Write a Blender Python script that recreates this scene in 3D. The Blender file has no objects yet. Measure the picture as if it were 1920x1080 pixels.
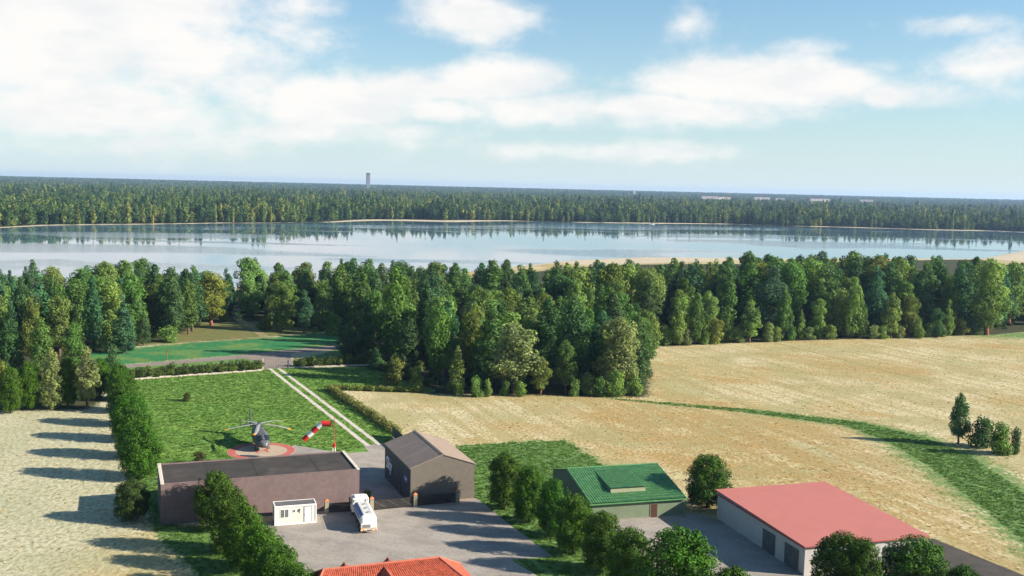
import bpy, math, random
import numpy as np
from mathutils import Vector, Matrix, noise as mnoise

S = bpy.context.scene
COL = S.collection
R = math.radians
random.seed(7)
RNG = np.random.default_rng(7)

# ---------------------------------------------------------------- camera
cam_d = bpy.data.cameras.new('camera')
cam = bpy.data.objects.new('camera', cam_d)
COL.objects.link(cam)
cam_d.sensor_width = 36.0
cam_d.lens = 36.0 * 1950.0 / 1920.0
cam_d.clip_start = 1.0
cam_d.clip_end = 80000.0
_roll = R(1.34)
_pitch = math.atan(188.5 * math.cos(_roll) / 1950.0)
_fw = Vector((0, math.cos(_pitch), -math.sin(_pitch)))
_r0 = Vector((1, 0, 0)); _u0 = _r0.cross(_fw)
_rt = _r0 * math.cos(_roll) + _u0 * math.sin(_roll)
_up = -_r0 * math.sin(_roll) + _u0 * math.cos(_roll)
m = Matrix((_rt, _up, -_fw)).transposed().to_4x4()
m.translation = (0, 0, 46.0)
cam.matrix_world = m
S.camera = cam

# ---------------------------------------------------------------- sun, sky, exposure
SUN_EL, SUN_AZ = R(25), R(-9)          # azimuth measured from +x, negative = towards the camera
to_sun = Vector((math.cos(SUN_AZ) * math.cos(SUN_EL), math.sin(SUN_AZ) * math.cos(SUN_EL), math.sin(SUN_EL)))
sd = bpy.data.lights.new('sun', 'SUN')
sd.energy = 5.0
sd.angle = R(0.5)
sd.color = (1.0, 0.925, 0.80)
sun = bpy.data.objects.new('sun', sd)
COL.objects.link(sun)
sun.rotation_euler = (-to_sun).to_track_quat('-Z', 'Y').to_euler()
sun.location = (200, -30, 150)

S.view_settings.view_transform = 'Standard'
S.view_settings.look = 'None'
S.view_settings.gamma = 1.0
S.view_settings.use_curve_mapping = False
S.view_settings.exposure = 1.2
S.render.engine = 'CYCLES'
S.cycles.use_denoising = True
S.cycles.max_bounces = 6
S.cycles.diffuse_bounces = 3
S.cycles.glossy_bounces = 3
S.cycles.transmission_bounces = 3
S.cycles.transparent_max_bounces = 6
S.cycles.volume_bounces = 0
S.cycles.use_adaptive_sampling = True
S.cycles.adaptive_threshold = 0.02

W = bpy.data.worlds.new('World')
S.world = W
W.use_nodes = True
nt = W.node_tree
nt.nodes.clear()


class NG:
    """small helper to write node graphs as expressions"""
    def __init__(self, tree):
        self.t = tree

    def node(self, typ, **kw):
        n = self.t.nodes.new(typ)
        for k, v in kw.items():
            setattr(n, k, v)
        return n

    def put(self, sock, v):
        if hasattr(v, 'is_output'):
            self.t.links.new(v, sock)
        elif v is not None:
            if sock.type == 'RGBA' and len(v) == 3:
                v = (*v, 1)
            sock.default_value = v

    def math(self, op, a, b=None, c=None, clamp=False):
        n = self.node('ShaderNodeMath', operation=op, use_clamp=clamp)
        for i, v in enumerate((a, b, c)):
            if v is not None:
                self.put(n.inputs[i], v)
        return n.outputs[0]

    def mix(self, f, a, b, blend='MIX'):
        n = self.node('ShaderNodeMix', data_type='RGBA', blend_type=blend)
        self.put(n.inputs[0], f); self.put(n.inputs[6], a); self.put(n.inputs[7], b)
        return n.outputs[2]

    def smooth(self, v, lo, hi, a=0.0, b=1.0):
        n = self.node('ShaderNodeMapRange', interpolation_type='SMOOTHSTEP')
        self.put(n.inputs[0], v)
        n.inputs[1].default_value = lo; n.inputs[2].default_value = hi
        n.inputs[3].default_value = a; n.inputs[4].default_value = b
        return n.outputs[0]

    def lin(self, v, lo, hi, a=0.0, b=1.0):
        n = self.node('ShaderNodeMapRange')
        self.put(n.inputs[0], v)
        n.inputs[1].default_value = lo; n.inputs[2].default_value = hi
        n.inputs[3].default_value = a; n.inputs[4].default_value = b
        return n.outputs[0]

    def noise(self, vec, scale, detail=4, rough=0.55, out=0, dist=0.0):
        n = self.node('ShaderNodeTexNoise')
        if vec is not None:
            self.put(n.inputs['Vector'], vec)
        n.inputs['Scale'].default_value = scale
        n.inputs['Detail'].default_value = detail
        n.inputs['Roughness'].default_value = rough
        n.inputs['Distortion'].default_value = dist
        return n.outputs[out]

    def mapping(self, vec, scale=(1, 1, 1), rot=(0, 0, 0), loc=(0, 0, 0)):
        if any(rot):                       # turn first, then stretch
            r = self.node('ShaderNodeMapping'); self.put(r.inputs[0], vec); r.inputs[2].default_value = rot
            vec = r.outputs[0]; rot = (0, 0, 0)
        n = self.node('ShaderNodeMapping')
        self.put(n.inputs[0], vec)
        n.inputs[1].default_value = loc; n.inputs[2].default_value = rot; n.inputs[3].default_value = scale
        return n.outputs[0]

    def attr(self, name, typ='GEOMETRY'):
        n = self.node('ShaderNodeAttribute', attribute_name=name, attribute_type=typ)
        return n


g = NG(nt)
wout = g.node('ShaderNodeOutputWorld')
bg = g.node('ShaderNodeBackground')
nt.links.new(bg.outputs[0], wout.inputs[0])
SKY_STRENGTH = 0.05
bg.inputs[1].default_value = SKY_STRENGTH
sky = g.node('ShaderNodeTexSky', sky_type='NISHITA')
sky.sun_disc = False
sky.sun_elevation = SUN_EL
sky.sun_rotation = R(90) - SUN_AZ      # measured clockwise from +y
sky.altitude = 0
sky.air_density = 1.0
sky.dust_density = 0.6
sky.ozone_density = 1.5
tc = g.node('ShaderNodeTexCoord')
dirv = tc.outputs['Generated']
sep = g.node('ShaderNodeSeparateXYZ'); nt.links.new(dirv, sep.inputs[0])
az = g.math('ARCTAN2', sep.outputs[0], sep.outputs[1])
el = g.math('ARCSINE', sep.outputs[2])
wv = g.mapping(dirv, scale=(1, 1, 1.7))
n1 = g.noise(wv, 11.0, 9, 0.58, dist=0.1)
n2 = g.noise(wv, 34.0, 6, 0.6)
# the cumulus groups seen over the lake: (azimuth px, elevation px, radii) of a 1950 px focal length
BL = [(150, 55, 350, 150, 1.0), (50, 140, 130, 70, 1.0), (340, 110, 190, 95, .9), (90, 215, 330, 75, .85),
      (870, 42, 125, 48, .85), (930, 158, 140, 44, 1.0), (600, 205, 190, 60, .95), (830, 212, 120, 24, .8),
      (1370, 160, 210, 46, .95), (1530, 172, 100, 34, .9), (1200, 205, 140, 30, .85), (1640, 195, 65, 22, .8),
      (1830, 152, 80, 44, .8), (1510, 105, 110, 22, .35), (740, 168, 100, 40, .8), (1720, 80, 110, 24, .5),
      (1160, 285, 340, 24, .55), (200, 275, 420, 40, .6), (620, 250, 260, 38, .72), (1280, 212, 330, 34, .7), (1000, 205, 180, 40, .85), (1440, 185, 300, 34, .72), (1800, 190, 160, 30, .5), (440, 165, 110, 50, .75), (560, 30, 90, 40, .55), (1270, 60, 60, 40, .4), (1265, 0, 70, 16, .6)]
blob = None
for (u, v, rx, ry, s) in BL:
    a0 = math.atan((u - 960) / 1950); e0 = (351.6 + .0234 * (u - 960) - v) / 1950
    dx = g.math('MULTIPLY', g.math('SUBTRACT', az, a0), 1950 / rx)
    dy = g.math('MULTIPLY', g.math('SUBTRACT', el, e0), 1950 / ry)
    d2 = g.math('ADD', g.math('MULTIPLY', dx, dx), g.math('MULTIPLY', dy, dy))
    f = g.math('MULTIPLY', g.math('EXPONENT', g.math('MULTIPLY', d2, -0.9)), s)
    blob = f if blob is None else g.math('MAXIMUM', blob, f)
nn = g.math('ADD', g.math('MULTIPLY', n1, 1.0), g.math('MULTIPLY', n2, 0.35))       # mean about .68
near = g.math('ADD', g.math('MULTIPLY', blob, 1.05), g.math('MULTIPLY', g.math('SUBTRACT', nn, 0.68), 1.45))
cov_in = g.smooth(near, 0.15, 0.82)
cov_far = g.smooth(nn, 0.74, 0.95)                      # loose fair-weather clouds over the rest of the sky
cov_far = g.math('MULTIPLY', cov_far, g.smooth(el, 0.10, 0.30))
cover = g.math('MULTIPLY', g.math('MAXIMUM', cov_in, cov_far), 0.97)
K = 1.0 / SKY_STRENGTH
shade = g.smooth(g.noise(g.mapping(dirv, scale=(1, 1, 3.0), loc=(0, 0, .07)), 13.0, 5, .55), 0.32, 0.62)
ccol = g.mix(shade, tuple(c * K for c in (.395, .40, .40)), tuple(c * K for c in (.445, .435, .42)))
# blue of the air as the photograph is processed: the same sky, a little lighter
skyc = g.mix(1.0, sky.outputs[0], (.70, 1.13, 1.36), 'MULTIPLY')
hz = g.math('EXPONENT', g.math('MULTIPLY', g.math('MAXIMUM', el, 0.0), -9.0))
hz = g.math('MULTIPLY', hz, 0.93)
c1 = g.mix(hz, skyc, tuple(c * K for c in (.345, .395, .405)))
c2 = g.mix(cover, c1, ccol)
nt.links.new(c2, bg.inputs[0])

# ---------------------------------------------------------------- helpers


def tag(o, label=None, cat=None, group=None, kind=None):
    if label: o['label'] = label
    if cat: o['category'] = cat
    if group: o['group'] = group
    if kind: o['kind'] = kind
    return o


def thing(name, label, cat, loc=(0, 0, 0), rz=0.0, group=None):
    o = bpy.data.objects.new(name, None)
    o.empty_display_size = 0.5
    COL.objects.link(o)
    o.location = loc
    o.rotation_euler = (0, 0, rz)
    return tag(o, label, cat, group)


def link(name, me, parent=None, kind=None, label=None):
    o = bpy.data.objects.new(name, me)
    COL.objects.link(o)
    if parent is not None: o.parent = parent
    if kind: o['kind'] = kind
    if label: o['label'] = label
    return o


class MB:
    def __init__(self):
        self.v = []; self.f = []; self.mi = []

    def add(self, vs, fs, mi=0):
        n = len(self.v)
        self.v += [tuple(p) for p in vs]
        self.f += [tuple(i + n for i in q) for q in fs]
        self.mi += [mi] * len(fs)
        return self

    def box(self, x0, x1, y0, y1, z0, z1, mi=0, rz=0, c=(0, 0)):
        vs = [(x, y, z) for z in (z0, z1) for (x, y) in ((x0, y0), (x1, y0), (x1, y1), (x0, y1))]
        if rz:
            co, si = math.cos(rz), math.sin(rz)
            vs = [(c[0] + (x - c[0]) * co - (y - c[1]) * si, c[1] + (x - c[0]) * si + (y - c[1]) * co, z) for x, y, z in vs]
        return self.add(vs, [(3, 2, 1, 0), (4, 5, 6, 7), (0, 1, 5, 4), (1, 2, 6, 5), (2, 3, 7, 6), (3, 0, 4, 7)], mi)

    def bbox(self, x0, x1, y0, y1, z0, z1, b=.03, mi=0):
        """box with chamfered vertical and top edges"""
        ring = lambda e, z: [(x0 + e + b, y0 + e, z), (x1 - e - b, y0 + e, z), (x1 - e, y0 + e + b, z), (x1 - e, y1 - e - b, z),
                             (x1 - e - b, y1 - e, z), (x0 + e + b, y1 - e, z), (x0 + e, y1 - e - b, z), (x0 + e, y0 + e + b, z)]
        vs = ring(0, z0) + ring(0, z1 - b) + ring(b, z1)
        fs = [tuple(range(7, -1, -1))]
        for k in (0, 8):
            fs += [(k + i, k + (i + 1) % 8, k + 8 + (i + 1) % 8, k + 8 + i) for i in range(8)]
        fs += [tuple(range(16, 24))]
        return self.add(vs, fs, mi)

    def prism(self, poly, z0, z1, mi=0):
        n = len(poly)
        vs = [(x, y, z0) for x, y in poly] + [(x, y, z1) for x, y in poly]
        fs = [tuple(range(n - 1, -1, -1)), tuple(range(n, 2 * n))]
        fs += [(i, (i + 1) % n, n + (i + 1) % n, n + i) for i in range(n)]
        return self.add(vs, fs, mi)

    def slab(self, quad, t, mi=0):
        """a sheet given by four 3D corners (counter-clockwise from outside) thickened inwards by t"""
        q = [Vector(p) for p in quad]
        nrm = (q[1] - q[0]).cross(q[2] - q[0]).normalized()
        vs = q + [p - nrm * t for p in q]
        return self.add([tuple(p) for p in vs], [(0, 1, 2, 3), (7, 6, 5, 4), (1, 0, 4, 5), (2, 1, 5, 6), (3, 2, 6, 7), (0, 3, 7, 4)], mi)

    def tube(self, p0, p1, r0, r1=None, n=8, mi=0, caps=True):
        r1 = r0 if r1 is None else r1
        p0, p1 = Vector(p0), Vector(p1)
        d = (p1 - p0).normalized()
        a = d.orthogonal().normalized(); b = d.cross(a)
        vs = []
        for p, r in ((p0, r0), (p1, r1)):
            vs += [tuple(p + (a * math.cos(2 * math.pi * i / n) + b * math.sin(2 * math.pi * i / n)) * r) for i in range(n)]
        fs = [(i, (i + 1) % n, n + (i + 1) % n, n + i) for i in range(n)]
        if caps: fs += [tuple(range(n - 1, -1, -1)), tuple(range(n, 2 * n))]
        return self.add(vs, fs, mi)

    def loft(self, rings, mi=0, caps=True):
        n = len(rings[0]); vs = [p for r in rings for p in r]; fs = []
        for k in range(len(rings) - 1):
            fs += [(k * n + i, k * n + (i + 1) % n, (k + 1) * n + (i + 1) % n, (k + 1) * n + i) for i in range(n)]
        if caps: fs += [tuple(range(n - 1, -1, -1)), tuple(range((len(rings) - 1) * n, len(rings) * n))]
        return self.add(vs, fs, mi)

    def mesh(self, name, mats, smooth=False):
        me = bpy.data.meshes.new(name)
        me.from_pydata(self.v, [], self.f)
        for mm in (mats if isinstance(mats, (list, tuple)) else [mats]): me.materials.append(mm)
        me.polygons.foreach_set('material_index', self.mi)
        if smooth: me.polygons.foreach_set('use_smooth', [True] * len(self.f))
        me.update()
        return me

    def build(self, name, mats, parent=None, smooth=False, kind=None, label=None):
        return link(name, self.mesh(name, mats, smooth), parent, kind, label)


def mat(name, ca, cb=None, scale=1.0, rough=.8, bump=0.0, bscale=None, spec=.3, metal=0.0, stain=None, stretch=(1, 1, 1), detail=5):
    """plain material: two colours mixed by noise, optional larger stains, optional fine relief"""
    mm = bpy.data.materials.new(name); mm.use_nodes = True
    t = mm.node_tree; h = NG(t)
    p = t.nodes['Principled BSDF']
    p.inputs['Roughness'].default_value = rough
    p.inputs['Specular IOR Level'].default_value = spec
    p.inputs['Metallic'].default_value = metal
    tcn = h.node('ShaderNodeTexCoord')
    vec = h.mapping(tcn.outputs['Object'], scale=stretch)
    if cb is None: cb = tuple(c * .82 for c in ca)
    c = h.mix(h.smooth(h.noise(vec, scale, detail, .62), .34, .66), ca, cb)
    if stain:
        col, sc, amt = stain
        f = h.math('MULTIPLY', h.smooth(h.noise(vec, sc, 5, .6, dist=.4), .5, .72), amt)
        c = h.mix(f, c, col)
    t.links.new(c, p.inputs['Base Color'])
    if bump:
        b = h.node('ShaderNodeBump'); b.inputs['Strength'].default_value = 1.0; b.inputs['Distance'].default_value = bump
        t.links.new(h.noise(vec, bscale or scale * 4, 4, .6), b.inputs['Height'])
        t.links.new(b.outputs[0], p.inputs['Normal'])
    return mm


M = {}
M['pink'] = mat('pink_render', (.172, .118, .112), (.145, .099, .094), 1.2, .9, .01, 12, stain=((.12, .082, .078), .35, .55))
M['coping'] = mat('cream_coping', (.62, .54, .44), (.52, .45, .36), 2.0, .8, .004)
M['bitumen'] = mat('roof_felt', (.052, .043, .035), (.036, .030, .025), .5, .9, .01, 9, stain=((.075, .063, .051), .23, .8))
M['seam'] = mat('felt_seam', (.034, .029, .024), None, 2, .9)
M['shedwall'] = mat('shed_cladding', (.138, .116, .092), (.118, .100, .080), 1.5, .75, .004, 20, stain=((.16, .14, .115), .3, .4))
M['shedroof'] = mat('shed_roof_sheet', (.29, .215, .162), (.25, .185, .14), .9, .7, .004, 14, stain=((.34, .26, .2), .25, .4))
M['darkmetal'] = mat('dark_metal', (.03, .035, .042), (.02, .024, .03), 2, .45, spec=.5)
M['slate'] = mat('slate_paint', (.05, .06, .075), (.04, .05, .062), 2, .6)
M['white'] = mat('white_paint', (.62, .595, .54), (.56, .54, .49), 1.2, .5, stain=((.5, .47, .40), .5, .35))
M['whitetrim'] = mat('white_trim', (.80, .79, .75), (.74, .73, .69), 2, .45)
M['cabinroof'] = mat('cabin_roof', (.13, .125, .125), (.10, .10, .10), 1.1, .7, .004, 8, stain=((.19, .18, .17), .6, .5))
M['glass'] = mat('dark_glass', (.02, .025, .03), (.015, .018, .022), 1, .06, spec=.6)
M['blue'] = mat('blue_paint', (.05, .13, .36), (.04, .105, .30), 2, .4, spec=.5)
M['signblue'] = mat('sign_blue', (.012, .022, .075), (.010, .018, .06), 2, .4)
M['letter'] = mat('sign_white', (.78, .80, .82), (.72, .74, .77), 3, .4)
M['tyre'] = mat('tyre_rubber', (.016, .016, .017), (.024, .023, .022), 5, .85)
M['rim'] = mat('wheel_rim', (.35, .35, .35), (.25, .25, .25), 3, .4, metal=.6)
M['orange'] = mat('terracotta_cap', (.56, .20, .065), (.46, .15, .05), 4, .8, .004)
M['postw'] = mat('gate_post_stone', (.30, .26, .19), (.22, .19, .145), 3, .9, .01, 15, stain=((.13, .115, .09), 1.0, .6))
M['gate'] = mat('gate_dark', (.022, .020, .018), (.034, .030, .026), 2, .5, spec=.4)
M['gatepale'] = mat('gate_worn_edge', (.22, .20, .16), (.14, .13, .11), 6, .6)
M['greenwall'] = mat('sage_render', (.165, .20, .125), (.142, .175, .11), 1.2, .9, .006, 14, stain=((.14, .17, .105), .4, .5))
M['greentile'] = mat('green_roof_tile', (.105, .25, .09), (.058, .165, .058), 1.6, .55, .003, 9, stain=((.05, .22, .095), .8, .7))
M['cream'] = mat('cream_render', (.31, .31, .19), (.27, .27, .165), 2, .85)
M['door_brown'] = mat('brown_door', (.085, .035, .018), (.06, .025, .014), 3, .6, stretch=(6, 6, 1))
M['barnwall'] = mat('barn_white_render', (.46, .43, .40), (.42, .395, .365), .9, .9, .006, 12, stain=((.42, .38, .33), .35, .45))
M['barnred'] = mat('barn_red_roof', (.44, .150, .122), (.42, .140, .114), .5, .7, .002, 30, stain=((.40, .135, .11), .16, .5))
M['barnedge'] = mat('barn_roof_edge', (.33, .085, .07), None, 3, .7)
M['doorgrey'] = mat('grey_steel_door', (.085, .095, .098), (.07, .078, .082), 2, .5, spec=.4)
M['terra'] = mat('terracotta_tile', (.40, .085, .042), (.27, .055, .028), 2.3, .8, .004, 9, stain=((.19, .045, .024), 1.4, .8))
M['ridge'] = mat('terracotta_ridge', (.44, .13, .08), (.36, .10, .06), 3, .8)
M['gablewood'] = mat('dark_gable_board', (.10, .045, .04), (.075, .034, .03), 3, .8, stretch=(1, 1, 8))
M['plaster'] = mat('house_plaster', (.55, .48, .38), (.48, .42, .33), 2, .9)
M['trunk'] = mat('bark', (.13, .075, .05), (.08, .05, .035), 3, .95, .02, 10, stretch=(1, 1, .3))
M['redtrunk'] = mat('reddish_bark', (.24, .095, .05), (.16, .06, .035), 3, .95, .02, 10, stretch=(1, 1, .3))
M['conc'] = mat('tower_concrete', (.27, .26, .25), (.22, .21, .205), .1, .9)
M['pale'] = mat('pale_facade', (.62, .52, .46), (.55, .47, .42), .05, .9)
M['redroof'] = mat('far_roof', (.30, .17, .13), None, .05, .9)
M['sockred'] = mat('windsock_red', (.62, .025, .018), (.52, .02, .015), 2, .7)
M['sockwhite'] = mat('windsock_white', (.80, .78, .74), (.72, .70, .67), 2, .7)
M['polered'] = mat('pole_red', (.42, .07, .05), (.30, .055, .04), 3, .6)
M['heli'] = mat('helicopter_mottled_paint', (.016, .018, .022), (.16, .165, .17), 4.5, .35, spec=.5, detail=8)
M['helidark'] = mat('helicopter_dark', (.018, .02, .023), (.028, .03, .034), 3, .4, spec=.5)
M['blade'] = mat('rotor_blade_grey', (.34, .34, .31), (.27, .27, .25), 2, .5)
M['tip'] = mat('blade_tip_orange', (.75, .32, .06), None, 3, .5)
M['padred'] = mat('helipad_red_paint', (.46, .105, .085), (.38, .09, .075), 1.3, .85, stain=((.45, .2, .16), .7, .5))
M['padtan'] = mat('helipad_tan_paving', (.47, .36, .255), (.41, .31, .215), 1.5, .9, stain=((.35, .26, .18), .5, .5))
M['kerb'] = mat('pale_kerb_stone', (.50, .43, .35), (.38, .32, .26), 1.4, .9, .01, 8)
M['yellow'] = mat('yellow_marking', (.70, .48, .06), None, 4, .5)
M['lampred'] = mat('tail_lamp_red', (.45, .02, .015), None, 4, .3)
M['sand'] = None

# ---------------------------------------------------------------- ground
SHORE_NEAR = [(-2200, -600), (-900, 60), (-420, 215), (-300, 285), (-192, 380), (-146, 429), (-94, 505), (-32, 563), (13, 642), (35, 682),
              (90, 731), (209, 757), (278, 785), (358, 806), (476, 969), (684, 1174), (1300, 1420), (4000, 1650)]
SHORE_FAR = [(-3000, 300), (-900, 640), (-485, 814), (-454, 920), (-440, 995), (-317, 1140), (-207, 1253), (-167, 1335), (-71, 1350),
             (-2, 1440), (202, 1476), (347, 1540), (415, 1508), (576, 1487), (687, 1500), (760, 1432), (837, 1437), (1300, 1700), (4000, 2000)]
_sh = random.Random(4)
def _ragged(line):
    out = []
    for (xa, ya), (xb, yb) in zip(line[:-1], line[1:]):
        out.append((xa, ya)); k = int(math.hypot(xb - xa, yb - ya) / 45) if xa > -1000 and xb < 1400 else 0
        for i in range(1, k):
            out.append((xa + (xb - xa) * i / k, ya + (yb - ya) * i / k + _sh.uniform(-13, 13)))
    return out + [line[-1]]


SHORE_FAR = _ragged(SHORE_FAR)
LAKE = np.array(SHORE_NEAR + SHORE_FAR[::-1], float)


def seg_dist(P, line):
    line = np.asarray(line, float)
    best = np.full(len(P), 1e9)
    for a, b in zip(line[:-1], line[1:]):
        ab = b - a
        t = np.clip(((P - a) @ ab) / (ab @ ab), 0, 1)
        best = np.minimum(best, np.hypot(*(P - (a + t[:, None] * ab)).T))
    return best


def inside(P, poly):
    poly = np.asarray(poly, float)
    r = np.zeros(len(P), bool)
    x, y = P.T
    for (x1, y1), (x2, y2) in zip(poly, np.roll(poly, -1, 0)):
        if y1 == y2: continue
        r ^= ((y1 > y) != (y2 > y)) & (x < (x2 - x1) * (y - y1) / (y2 - y1) + x1)
    return r


def soft_poly(P, poly, soft):
    d = seg_dist(P, list(poly) + [poly[0]])
    s = np.where(inside(P, poly), d, -d)
    return np.clip(s / soft * .5 + .5, 0, 1)


def rise(r):
    t = np.clip((r - 2600) / (9000 - 2600), 0, 1)
    return 24 * t * t * (3 - 2 * t)


def mesh_np(name, V, F, mats, smooth=False):
    me = bpy.data.meshes.new(name)
    V = np.asarray(V, np.float32); F = np.asarray(F, np.int32)
    k = F.shape[1]
    me.vertices.add(len(V)); me.vertices.foreach_set('co', V.ravel())
    me.loops.add(F.size); me.loops.foreach_set('vertex_index', F.ravel())
    me.polygons.add(len(F)); me.polygons.foreach_set('loop_start', np.arange(0, F.size, k, dtype=np.int32))
    for mm in (mats if isinstance(mats, (list, tuple)) else [mats]): me.materials.append(mm)
    if smooth: me.polygons.foreach_set('use_smooth', np.ones(len(F), bool))
    me.update(calc_edges=True)
    return me


# the green places on the open ground
GREEN_BAND = [(22, 227), (32, 223.6), (50.4, 217.4), (70, 207), (75.5, 196), (77.5, 183), (77, 167), (75.8, 150), (73.5, 130), (72, 115)]
BAND_W = [.9, 2.2, 3.2, 4.6, 8.0, 9.5, 9.0, 8.5, 8.0, 7]
MEADOWS = [  # polygon, softness
    ([(-8.5, 149), (-9.5, 181), (0, 185), (10.5, 187.5), (14.5, 176), (17.5, 165), (12, 158), (9, 147)], 3.0),
    ([(-5.2, 150), (0, 137.5), (5.5, 127), (10, 113), (22, 113), (17.5, 128), (13, 141), (6, 151)], 1.6),
    ([(0.3, 125.4), (6.4, 127.5), (12, 113), (10, 98), (-2, 98), (4.0, 119.5)], .6),
    ([(-47.5, 136), (-60, 160), (-53, 163), (-44, 135), (-33, 135), (-30, 128), (-24, 116), (-30, 110), (-44, 129)], 2.5),
    ([(-118, 248), (-100, 252), (-60, 282), (-44, 292), (-38, 310), (-52, 322), (-70, 308), (-92, 292), (-108, 275), (-125, 262)], 3.0),
    ([(-96, 234), (-100, 248), (-62, 276), (-58, 270), (-62, 257), (-90, 236)], 1.5),
    ([(-57, 262), (-48, 286), (-40, 290), (-34, 262), (-40, 256)], 1.5),
    ([(160, 362), (190, 366), (240, 380), (240, 440), (188, 428), (158, 380)], 5.0),
    ([(150, 348), (230, 330), (260, 345), (200, 366)], 12.0),
]
WOOD = [(-190, 190), (-140, 215), (-104, 200), (-84, 203), (-84, 214), (-98, 232), (-106, 252), (-112, 268), (-99, 296), (-100, 335), (-84, 341), (-52, 318), (-45, 292), (-46, 262), (-40, 256), (-20, 227.5), (31, 229), (36, 262), (38, 303),
        (82, 322), (165, 351), (182, 362), (240, 430), (360, 800), (209, 700), (60, 640), (-60, 470), (-150, 390), (-260, 260)]
CLEARING = [(-104, 284), (-76, 303), (-60, 318), (-52, 326), (-70, 336), (-86, 344), (-100, 338), (-104, 310)]


def ground_obj():
    na = 560
    ang = np.concatenate([np.linspace(-180, -42, 40, endpoint=False), np.linspace(-42, 42, na), np.linspace(42, 180, 41)[1:]])
    ang = np.radians(ang)
    rr = [0.0]
    rad = np.concatenate([[.5, 20, 45, 70], np.geomspace(85, 500, 210), np.geomspace(505, 1800, 130), np.geomspace(1850, 11500, 45)])
    A, Rr = np.meshgrid(ang, rad)
    X = (Rr * np.sin(A)).ravel(); Y = (Rr * np.cos(A)).ravel()
    P = np.stack([X, Y], 1)
    d = np.minimum(seg_dist(P, SHORE_NEAR), seg_dist(P, SHORE_FAR))
    lake = inside(P, LAKE)
    z = rise(Rr.ravel())
    # banks slope into the lake, 30 m out it is 3 m deep
    s = np.where(lake, -d, d)
    z = np.where(s < 10, np.clip((s - 10) * .09, -3.5, 0), z)
    V = np.stack([X, Y, z], 1)
    nA, nR = len(ang), len(rad)
    idx = np.arange(nA * nR).reshape(nR, nA)
    q = np.stack([idx[:-1, :-1], idx[:-1, 1:], idx[1:, 1:], idx[1:, :-1]], -1).reshape(-1, 4)[:, ::-1]
    me = mesh_np('ground', V, q, M['ground'], True)
    # centre fan is closed by one small disc ring: add as its own quad strip
    green = np.zeros(len(P))
    bw = np.zeros(len(P))
    gb = np.array(GREEN_BAND, float)
    for i in range(len(gb) - 1):
        a, b = gb[i], gb[i + 1]
        ab = b - a
        t = np.clip(((P - a) @ ab) / (ab @ ab), 0, 1)
        dd = np.hypot(*(P - (a + t[:, None] * ab)).T)
        w = BAND_W[i] + t * (BAND_W[i + 1] - BAND_W[i])
        bw = np.maximum(bw, np.clip(1 - (dd - w * .25) / (w * 1.2), 0, 1) * np.interp(b[0], [30, 60, 76], [.50, .62, .85]))
    green = np.maximum(green, bw)
    for poly, soft in MEADOWS:
        green = np.maximum(green, soft_poly(P, poly, soft))
    deep = soft_poly(P, MEADOWS[4][0], 3.0)
    deep = np.maximum(deep, soft_poly(P, MEADOWS[7][0], 4.0))  # far-right patch: shade among the trees is put into the grass colour
    brown = soft_poly(P, CLEARING, 5.0)
    green = np.where(brown > .5, green * .3, green)
    tan = soft_poly(P, [(18, 224), (45, 215), (67, 201), (72, 174), (70, 140), (64, 116), (57, 128), (47, 150), (35, 176), (20, 202)], 16.0)
    dn = seg_dist(P, SHORE_NEAR); df = seg_dist(P, SHORE_FAR)
    wood = np.maximum(soft_poly(P, WOOD, 4.0), np.clip((Y - X * 0 - 700) / 200, 0, 1))
    wood = np.where((df < 2500) & (Y > 800), 1, wood)
    sandw = np.interp(X, [-300, -60, -30, 30, 60, 120, 210, 360, 480, 700], [2, 2, 6, 14, 46, 52, 20, 18, 115, 140])
    sand = np.clip((sandw - dn) / 12 + .5, 0, 1)
    fw_ = np.interp(X, [-900, -480, -320, -230, -190, -100, 0, 60, 200, 350, 700, 900], [2, 10, 9, 3, 36, 52, 12, 4, 26, 6, 34, 46])
    sand = np.maximum(sand, np.clip((fw_ - df) / 8 + .5, 0, 1))
    sand = np.where(Rr.ravel() > 2500, 0, sand)
    wood = wood * (1 - sand)
    for nm, arr in (('green', green), ('tan', tan), ('wood', wood), ('sand', sand), ('deep', deep), ('brown', brown)):
        at = me.attributes.new(nm, 'FLOAT', 'POINT')
        at.data.foreach_set('value', arr.astype(np.float32))
    o = link('ground', me, kind='structure')
    return o


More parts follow.
